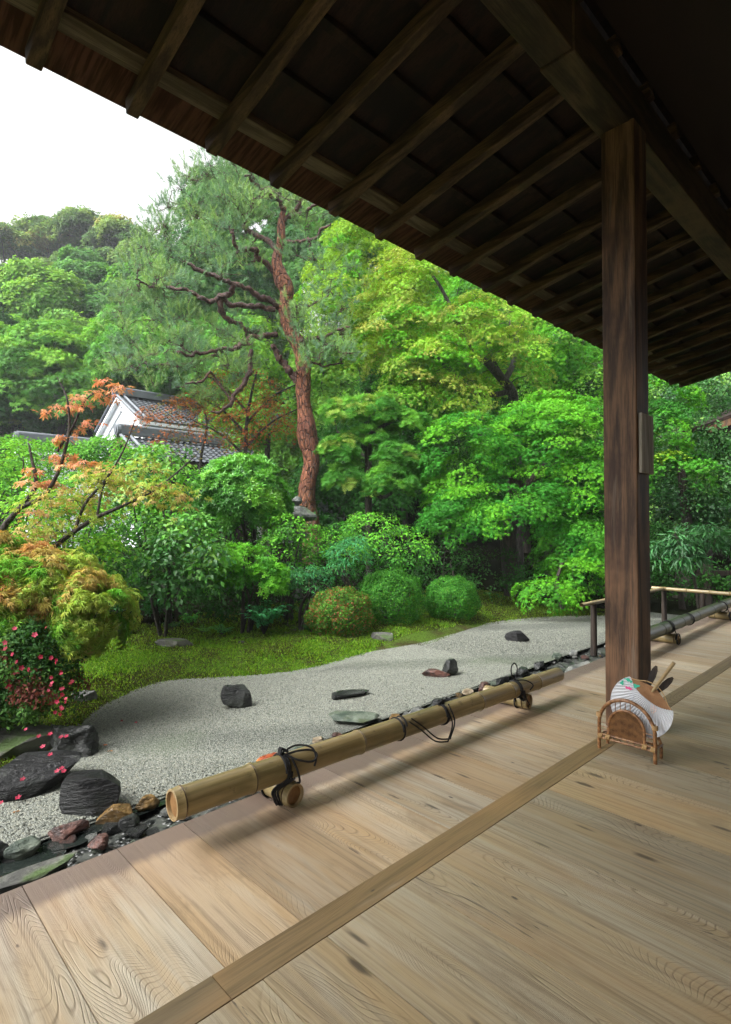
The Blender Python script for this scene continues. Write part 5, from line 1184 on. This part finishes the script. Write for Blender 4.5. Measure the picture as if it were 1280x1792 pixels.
shrub('small_shrub', 'bright small leaved bush in front of the dome shrub stems', [(425,985,7.0,60,30,.5),(470,1010,6.9,40,24,.4),(395,1010,7.0,40,25,.4)], 110, .10, T_WHORL, 1000, .042, [((.12,.36,.03), 3, .6),((.06,.22,.025), 2, -.5)], ground_at(425, 7.0), 'leaf', 'pad', .55, inner=.6, droop=-.1)
shrub('leafy_shrub', 'wide light green bush under the pine and cloud pruned tree', [(600,955,8.6,70,38,.7),(690,960,8.6,80,38,.7),(540,970,8.2,50,32,.5),(650,925,9.2,60,28,.6)], 170, .14, T_OVAL, 640, .048, [((.11,.34,.03), 3, .7),((.05,.19,.025), 2, -.5)], ground_at(640, 8.6), 'leaf', 'pad', .55, inner=.55, droop=.2)
shrub('leafy_shrub', 'light green leaves to the right of the lantern in front of the dome shrub', [(510,930,7.8,50,30,.4),(490,960,7.6,40,30,.4)], 60, .12, T_OVAL, 620, .05, [((.11,.33,.03), 3),((.06,.2,.025), 2)], ground_at(505, 7.8), 'leaf', 'pad', .55, droop=.3)
shrub('low_shrub', 'dusky blue green feathery shrub left of the reddish clipped bush', [(540,1020,7.3,45,28,.4),(500,1005,7.4,35,20,.35)], 60, .10, T_LONG, 900, .06, [((.04,.17,.06), 3),((.06,.22,.06), 2)], ground_at(535, 7.3), 'leaf', 'pad', .6, droop=.4)
shrub('sapling', 'slim staked sapling with blue green leaves above the clipped bushes', [(620,965,7.6,42,26,.35),(600,990,7.6,25,14,.25)], 46, .10, T_LONG, 800, .07, [((.05,.22,.075), 3),((.08,.28,.07), 1)], gpt(607, 1062), 'leaf', 'pad', .6, stems=1, rs_px=2.4, droop=.5, cat='plant')
shrub('shade_shrub', 'dark undergrowth in deep shade behind the right hand clipped bush', [(780,990,9.2,60,50,.5),(720,1000,9.4,60,50,.5),(860,1010,9.6,80,45,.5),(960,1020,10,80,45,.5),(640,1010,9.6,70,40,.5)], 200, .14, T_RHOMB, 600, .05, [(DG, 3),((.035,.12,.025), 1.5)], ground_at(780, 9.2), 'leaf', 'ball', .4)
shrub('shade_shrub', 'dark glossy undergrowth behind the moss on the left', [(300,1000,7.4,90,60,.6),(180,1020,6.8,50,60,.5),(400,1020,7.9,80,45,.5),(240,1040,7.4,90,40,.5),(350,1050,7.5,90,36,.4),(500,1040,8.0,80,40,.4),(180,1060,7.0,60,40,.4),(430,1060,7.7,70,30,.4)], 330, .15, T_OVAL, 400, .05, [(DG, 3),((.03,.11,.025), 1.2)], ground_at(300, 7.4), 'leaf', 'ball', .4)
# clipped azalea domes
def clipped(label, px, py, d, rx, ry, n, size, pal_, edge=None, name='clipped_bush'):
    n = int(n*.6); size = size*1.35
    c = W(px, py, d); rxm, rym = rx*d/F_PX, ry*d/F_PX; g_ = float(gz(c[0], c[1])); rzm = max(rym, (c[2]+rym-g_)/1.75); c[2] = c[2]+rym-rzm
    v = norm(rng.normal(0, 1, (n, 3))); v = v[v[:, 2] > -.72]; n = len(v)
    bump = 1+.05*np.sin(v@np.array([21., 13, -17]))*.6+.06*np.sin(v@np.array([7., 3, 5])+1)+.035*np.sin(v@np.array([-5., 9, 4]))+.03*np.sin(v@np.array([14., -11, 9])); q = rng.random(n)**.35*.16+.86
    P = c + v*np.array([rxm, rxm*.95, rzm])*(bump*q)[:, None]; N_ = v+rng.normal(0, .5, (n, 3)); D = v*.6+rng.normal(0, .6, (n, 3))+[0, 0, .3]
    cols = np.array([p[0] for p in pal_], float)[rng.choice(len(pal_), n, p=np.array([p[1] for p in pal_])/sum(p[1] for p in pal_))]
    root = empty(name, (c[0], c[1], g_), label, 'bush'); mb = MB()
    for k in range(9):
        a = 6.28*k/9; e = c+np.array([math.cos(a)*rxm*.6, math.sin(a)*rxm*.6, rzm*.2]); mb.tube(smooth_path([(c[0]+.03*math.cos(a), c[1]+.03*math.sin(a), g_-.03), (c+e)/2-[0, 0, rzm*.4], e], 4), np.linspace(.016, .005, 9), 6)
    mb.build('trunk', M['bark'], root, smooth=True)
    leafmesh('crown', [place(T_OVAL, P, N_, D, size*rng.uniform(.6, 1.25, n), cols*rng.uniform(.75, 1.25, (n, 1)))], M['leaf'], root)
clipped('rounded clipped azalea flecked with reddish brown tips, front left of the three', 595, 1073, 6.95, 57, 42, 26000, .022, [((.10,.26,.03), 3),((.06,.17,.025), 2),((.30,.13,.05), 1.6)])
clipped('largest clipped green azalea dome, in the middle of the three', 683, 1047, 7.6, 60, 48, 30000, .021, [((.06,.24,.028), 3),((.04,.16,.022), 2),((.10,.30,.03), 1)])
clipped('small clipped green azalea dome, right of the other two', 791, 1047, 8.0, 47, 37, 24000, .021, [((.06,.25,.028), 3),((.04,.17,.022), 2),((.10,.30,.03), 1)])

# laceleaf maple mound, left foreground
mt = [path([(60,1180,4.1,7),(50,1090,4.15,6),(70,1040,4.1,5),(110,1010,4.0,3)]), path([(50,1090,4.15,5),(20,1040,4.1,4),(-20,1010,4.1,3)]), path([(70,1050,4.1,4),(130,1040,3.9,3),(180,1060,3.8,2)])]
tree('laceleaf_maple', 'weeping laceleaf maple mound with drooping feathery orange and green leaves at the left edge', 'tree', [(70,1040,4.1,105,75,.5),(165,1070,3.95,58,62,.32),(40,1085,4.0,90,80,.45),(0,1000,4.2,60,60,.45)],
     330, .11, T_LACE, 2300, .045, [((.38,.31,.09), 1.1, 1.2),((.26,.38,.06), 2.2, 0),((.11,.30,.03), 3.0, -.6),((.40,.22,.08), .5, .8)], mt, 'leaf', 'bark', up=.45, droop=1.3, r_tip=.003, thick=.35, inner=.78, back=.3, cv=.3, edgecol=((.50,.34,.11), .3))
# orange tipped maple with visible branches above it
mt = [path([(-20,980,5.0,8),(5,925,5.0,6),(35,888,5.0,4.5),(62,850,5,3.6),(55,800,5,2.4),(50,775,5,1.2)]), path([(35,888,5,5),(75,868,5,4),(100,830,5,3.2),(120,760,5,2.6),(118,700,5,1.8),(100,660,5,1)]), 
      path([(88,962,4.8,5),(130,930,4.8,4.2),(170,905,4.8,3.6),(215,885,4.8,3),(262,862,4.8,2.2),(300,835,4.8,1.6),(345,795,4.8,1)]), path([(130,930,4.8,3),(150,880,4.8,2.6),(185,840,4.8,2.2),(215,790,4.8,1.6),(235,740,4.8,1)]), path([(170,905,4.8,2.4),(178,860,4.8,2),(190,830,4.8,1.4)]), path([(100,790,5,2.4),(128,745,5,2),(150,700,5,1.4),(180,680,5,1)]), path([(-20,985,5,6),(40,985,4.9,5.5),(88,962,4.8,5)])]
pts_o = [(205,675),(185,672),(160,690),(140,702),(120,712),(95,722),(78,724),(150,715),(175,705),(190,692),(165,748),(140,752),(110,765),(95,800),(60,830),(75,845),(110,820),(125,808),(150,815),(50,850),(95,850)]
C1 = np.array([W(a+rng.normal(0, 3), b+rng.normal(0, 3), 5+rng.normal(0, .12)) for a, b in pts_o]); N1 = norm(np.array([[0, 0, 1.]]*len(C1))+rng.normal(0, .15, (len(C1), 3))); R1 = rng.uniform(.06, .10, len(C1))
C, Nn, Rr = ell_pads([(180,860,4.8,85,40,.35),(290,870,4.8,60,28,.3),(110,890,4.8,60,35,.3),(230,830,4.9,60,25,.3),(60,940,4.7,50,25,.3)], 85, .13, .3, .75, .6)
base = mt[0][0][:3]; rt = empty('orange_tipped_maple', (base[0], base[1], float(gz(base[0], base[1]))), 'open branched young maple with orange red leaf tips, leaning in from the left', 'tree')
mb = MB(); branches(mb, mt, np.concatenate([C1, C]), .0032, True, np.concatenate([R1, Rr]), .05, 5, 3, None, .35); mb.build('trunk', M['bark'], rt, smooth=True)
cA = np.array([(.62,.29,.16),(.68,.38,.20),(.56,.24,.13)])[rng.integers(0, 3, len(C1))]
cB = np.array([(.36,.46,.08),(.28,.46,.06),(.50,.38,.14),(.20,.42,.05),(.56,.30,.16)])[rng.choice(5, len(C), p=(.27,.25,.2,.18,.10))]
leafmesh('crown', [pad_leaves(T_MAPLE_K, C1, N1, R1, 800, .052, cA, .4, .9, .5), pad_leaves(T_MAPLE_K, C, Nn, Rr, 330, .044, cB, .35, .7, .5, edgecol=((.58,.32,.17), .35))], M['leaf'], rt)
# pink azalea
az = shrub('azalea_bush', 'dark leaved azalea with pink flowers hanging over the rocks, lower left corner', [(40,1165,3.75,88,75,.4),(90,1200,3.65,40,55,.25),(10,1225,3.7,60,45,.35),(70,1130,3.75,50,45,.3)], 260, .075, T_OVAL, 4200, .028, [((.03,.085,.02), 3),((.06,.14,.03), 1.2),((.12,.04,.03), .6)], ground_at(20, 3.85), 'leaf', 'ball', .3, rs_px=3, r_tip=.003, inner=.7)
fl = [(5,1130),(12,1140),(22,1148),(30,1158),(8,1160),(38,1170),(20,1178),(28,1174),(48,1162),(12,1200),(90,1150),(98,1165),(108,1180),(118,1190),(112,1205),(104,1215),(116,1224),(108,1236),(98,1232),(86,1205),(94,1190),(100,1248),(80,1100),(60,1108),(28,1096),(70,1150)]
def flower(C_, s_, parent, name='flower', mat='petal', loc_=False):
    V = []; F = []; cs = []
    for (c_, n_) in C_:
        n_ = n_/np.linalg.norm(n_); a_ = np.cross(n_, [0.3, .2, 1.]); a_ /= np.linalg.norm(a_); b_ = np.cross(n_, a_); r0 = rng.uniform(0, 6.28); k_ = s_*rng.uniform(.8, 1.2); col = np.array([(.30,.015,.045),(.40,.05,.09),(.22,.01,.03)])[rng.integers(0, 3)]
        for q in range(5):
            a = r0+q*1.2566; d_ = a_*math.cos(a)+b_*math.sin(a); p_ = np.cross(n_, d_); i0 = len(V)
            V += [c_, c_+d_*k_*.6+p_*k_*.36+n_*k_*.22, c_+d_*k_+n_*k_*.28, c_+d_*k_*.6-p_*k_*.36+n_*k_*.22]; F += [(i0, i0+1, i0+2), (i0, i0+2, i0+3)]; cs += [col]*4
    me = npmesh(name, np.array(V), np.array(F), col=np.array(cs)); return link(name, me, M[mat], parent)
for a, b in fl:
    for _ in range(2 if a > 80 else 1):
        flower([(W(a+rng.normal(0, 3), b+rng.normal(0, 3), 3.42+rng.normal(0, .03)), norm(VIEW+rng.normal(0, .5, 3)+[0, 0, .3]))], .017 if a < 80 else .014, az)
for k, (a, b, z) in enumerate([(45,1277,-.2),(88,1285,-.2),(68,1289,-.22),(107,1290,-.2),(116,1289,-.2),(75,1307,-.22),(88,1321,-.22),(100,1350,-.2),(108,1345,-.2),(112,1350,-.2),(40,1364,-.25),(32,1396,-.4),(2,1405,-.4),(213,1262,-.425),(238,1265,-.425)]):
    q = G(a, b, z); o = flower([(np.zeros(3), norm(np.array([0, 0, 1.])+VIEW*.5))], .014 if z > -.41 else .011, None, 'fallen_blossom'); o.location = tuple(q)
    tag(o, 'pink azalea blossom fallen among others on the rocks and gravel at lower left', 'flower', 'fallen azalea blossoms')

# ---- small plants on the moss
def plantlet(label, px, py, d, h_px, n, T, size, col, w_px, name='small_plant', up_=.5, cat='plant'):
    g_ = gpt(px, py); s_ = d/F_PX; root = empty(name, tuple(g_), label, cat); mb = MB(); Ps, Ns, Ds, Ss, Cs = [], [], [], [], []
    for k in range(n):
        a = rng.uniform(0, 6.28); r = w_px*s_*rng.uniform(.35, 1); e = g_+np.array([math.cos(a)*r, math.sin(a)*r, h_px*s_*rng.uniform(.45, 1)]); mid = g_+(e-g_)*.5+[0, 0, h_px*s_*.18]; pth = smooth_path([g_, mid, e], 5); mb.tube(pth, np.linspace(.004, .0015, len(pth)), 4)
        m_ = 9
        for q in range(m_):
            f = .35+.65*q/(m_-1); i = min(int(f*(len(pth)-1)), len(pth)-2); t_ = pth[i+1]-pth[i]; t_ /= np.linalg.norm(t_); sd2 = np.cross(t_, [0, 0, 1.]); sd2 /= np.linalg.norm(sd2)+1e-6
            for sg in (-1, 1): Ps.append(pth[i]+t_*rng.normal(0, .004)); Ns.append(np.array([0, 0, 1.])+rng.normal(0, .25, 3)); Ds.append(sd2*sg+t_*.7); Ss.append(size*(1.15-.5*f)*rng.uniform(.8, 1.2)); Cs.append(np.array(col)*rng.uniform(.75, 1.25))
        Ps.append(pth[-1]); Ns.append(np.array([0, 0, 1.])); Ds.append(pth[-1]-pth[-2]); Ss.append(size); Cs.append(np.array(col))
    mb.build('stem', M['bark'], root, smooth=True)
    leafmesh('leaves', [place(T, np.array(Ps), np.array(Ns), np.array(Ds), np.array(Ss), np.array(Cs))], M['leaf'], root)
plantlet('blue green peony like plant with deeply cut leaves on the moss', 462, 1112, 6.15, 72, 26, T_OVAL, .085, (.12,.50,.20), 44, 'peony_plant')
plantlet('tufted dark leaved plant in the shade left of the moss rock', 268, 1088, 6.6, 52, 20, T_LONG, .11, (.08,.32,.12), 24)
plantlet('pale green leafy plant behind the mossy rock', 336, 1098, 6.4, 30, 10, T_OVAL, .05, (.14,.50,.09), 20)
plantlet('low fern left of the peony plant', 388, 1112, 6.2, 20, 16, T_LONG, .05, (.13,.46,.09), 24, 'fern')
plantlet('small fern beside the mossy rock', 356, 1108, 6.2, 14, 12, T_LONG, .045, (.2,.5,.08), 20, 'fern')
plantlet('small fern in shade left of the mossy rock', 300, 1100, 6.3, 12, 10, T_LONG, .045, (.05,.17,.04), 22, 'fern')
plantlet('arching fern behind the reddish clipped bush', 528, 1078, 7.0, 30, 14, T_LONG, .06, (.15,.45,.08), 26, 'fern')
plantlet('grassy tuft at the left foot of the reddish clipped bush', 545, 1108, 6.6, 22, 22, T_LONG, .06, (.05,.18,.03), 14, 'grass_tuft')
for px, y0, y1 in ((541, 985, 1040), (607, 990, 1060), (456, 1005, 1060)):
    g_ = gpt(px, y1); top = W(px, y0, np.linalg.norm((g_-CAM)[:2])*.995*1.0); hz_ = g_.copy(); hz_[2] += (y1-y0)/F_PX*float(np.dot(g_-CAM, fh)); mb = MB(); mb.tube([g_-[0, 0, .05], hz_], .007, 6)
    o = mb.build('plant_stake', M['bamboo_cut'], None, smooth=True); tag(o, {541: 'thin pale stake in the blue green shrub', 607: 'thin stake beside the slim sapling', 456: 'thin stake behind the peony plant'}[px], 'stake', 'thin plant stakes')

# ---- moss: short upright blades over the near ground
def moss(n, x0, x1, y0, y1, dense):
    x = rng.uniform(x0, x1, n); y = rng.uniform(y0, y1, n); e = y-np.interp(x, edge_x, edge_y); k = (e > -.01+rng.normal(0, .025, n)); x, y = x[k], y[k]
    f = fnoise(x, y, 2.4)+.5*fnoise(x+9, y, 7); k = f > -.85+.3*np.clip(y-5.3, 0, 3)+rng.normal(0, .25, len(x)); x, y, f = x[k], y[k], f[k]
    return x, y, f
x, y, f = moss(460000, -.4, 9.5, 3.7, 7.2, 1); n = len(x)
P = np.stack([x, y, gz(x, y)], 1); D = norm(rng.normal(0, .7, (n, 3))+[0, 0, 1.0]); T = (np.array([(-.22,0,0),(.22,0,0),(0,1,0)], float), np.array([(0,1,2)]))
mc = np.array([(.12,.27,.018),(.08,.20,.014),(.18,.31,.022),(.045,.075,.014),(.06,.045,.018)]); f2 = fnoise(x, y, 1.9)*.9+fnoise(x+5, y, 6)*.6; e_ = y-np.interp(x, edge_x, edge_y)
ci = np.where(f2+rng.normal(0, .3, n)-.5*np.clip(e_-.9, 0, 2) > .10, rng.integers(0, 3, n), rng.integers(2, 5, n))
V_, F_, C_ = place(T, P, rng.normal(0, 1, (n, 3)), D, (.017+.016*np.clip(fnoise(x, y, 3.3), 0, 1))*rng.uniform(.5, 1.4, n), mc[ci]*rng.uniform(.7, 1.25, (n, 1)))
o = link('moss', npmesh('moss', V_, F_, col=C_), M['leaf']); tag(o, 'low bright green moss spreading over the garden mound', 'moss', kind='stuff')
# fallen leaves
for k, (a, b, c_) in enumerate([(182,1303,(.35,.10,.03)),(192,1314,(.38,.17,.05)),(270,1122,(.4,.2,.05)),(212,1133,(.4,.12,.04)),(28,1420,(.3,.14,.05)),(232,1138,(.35,.2,.06))]):
    q = G(a, b, -.42) if a < 200 and b > 1200 else gpt(a, b)+[0, 0, .01]; v, f_, cc = place(T_MAPLE_K, np.zeros((1, 3)), np.array([[0, .1, 1.]]), np.array([[1., k, 0]]), np.array([.035]), np.array([c_])); o = link('fallen_leaf', npmesh('fallen_leaf', v, f_, col=cc), M['leaf']); o.location = tuple(q)
    tag(o, ['curled reddish fallen leaf on the gravel by the craggy rock', 'tan fallen leaf on the gravel below the reddish one', 'yellow brown leaf lying on the moss by the mossy rock', 'orange leaf on the moss under the laceleaf maple', 'brown leaf on the gravel in the lower left corner', 'pale brown leaf on the moss near the orange leaf'][k], 'leaf', 'fallen leaves')

btree('green treetop filling the gap between the pine top and the eave', [(655,455,27,55,50,2.5),(700,430,27,50,40,2.5)], 50, .9, 90, .2, [((.09,.27,.035), 3),((.15,.33,.035), 1.6, .7)], 660, 600, 27, T_MAPLE, up=.55)
# ================================================================ damp air
hz_m = bpy.data.materials.new('haze'); hz_m.use_nodes = True; n_ = hz_m.node_tree.nodes; n_.remove(n_['Principled BSDF']); pv = n_.new('ShaderNodeVolumePrincipled')
pv.inputs['Density'].default_value = .0011; pv.inputs['Color'].default_value = (.86, .90, .94, 1); hz_m.node_tree.links.new(pv.outputs[0], n_['Material Output'].inputs['Volume'])
mb = MB(); mb.box((-122, -152, -3), (202, 202, 46)); o = mb.build('haze', hz_m); tag(o, 'thin rainy haze over the garden and hillside', 'haze', kind='stuff')
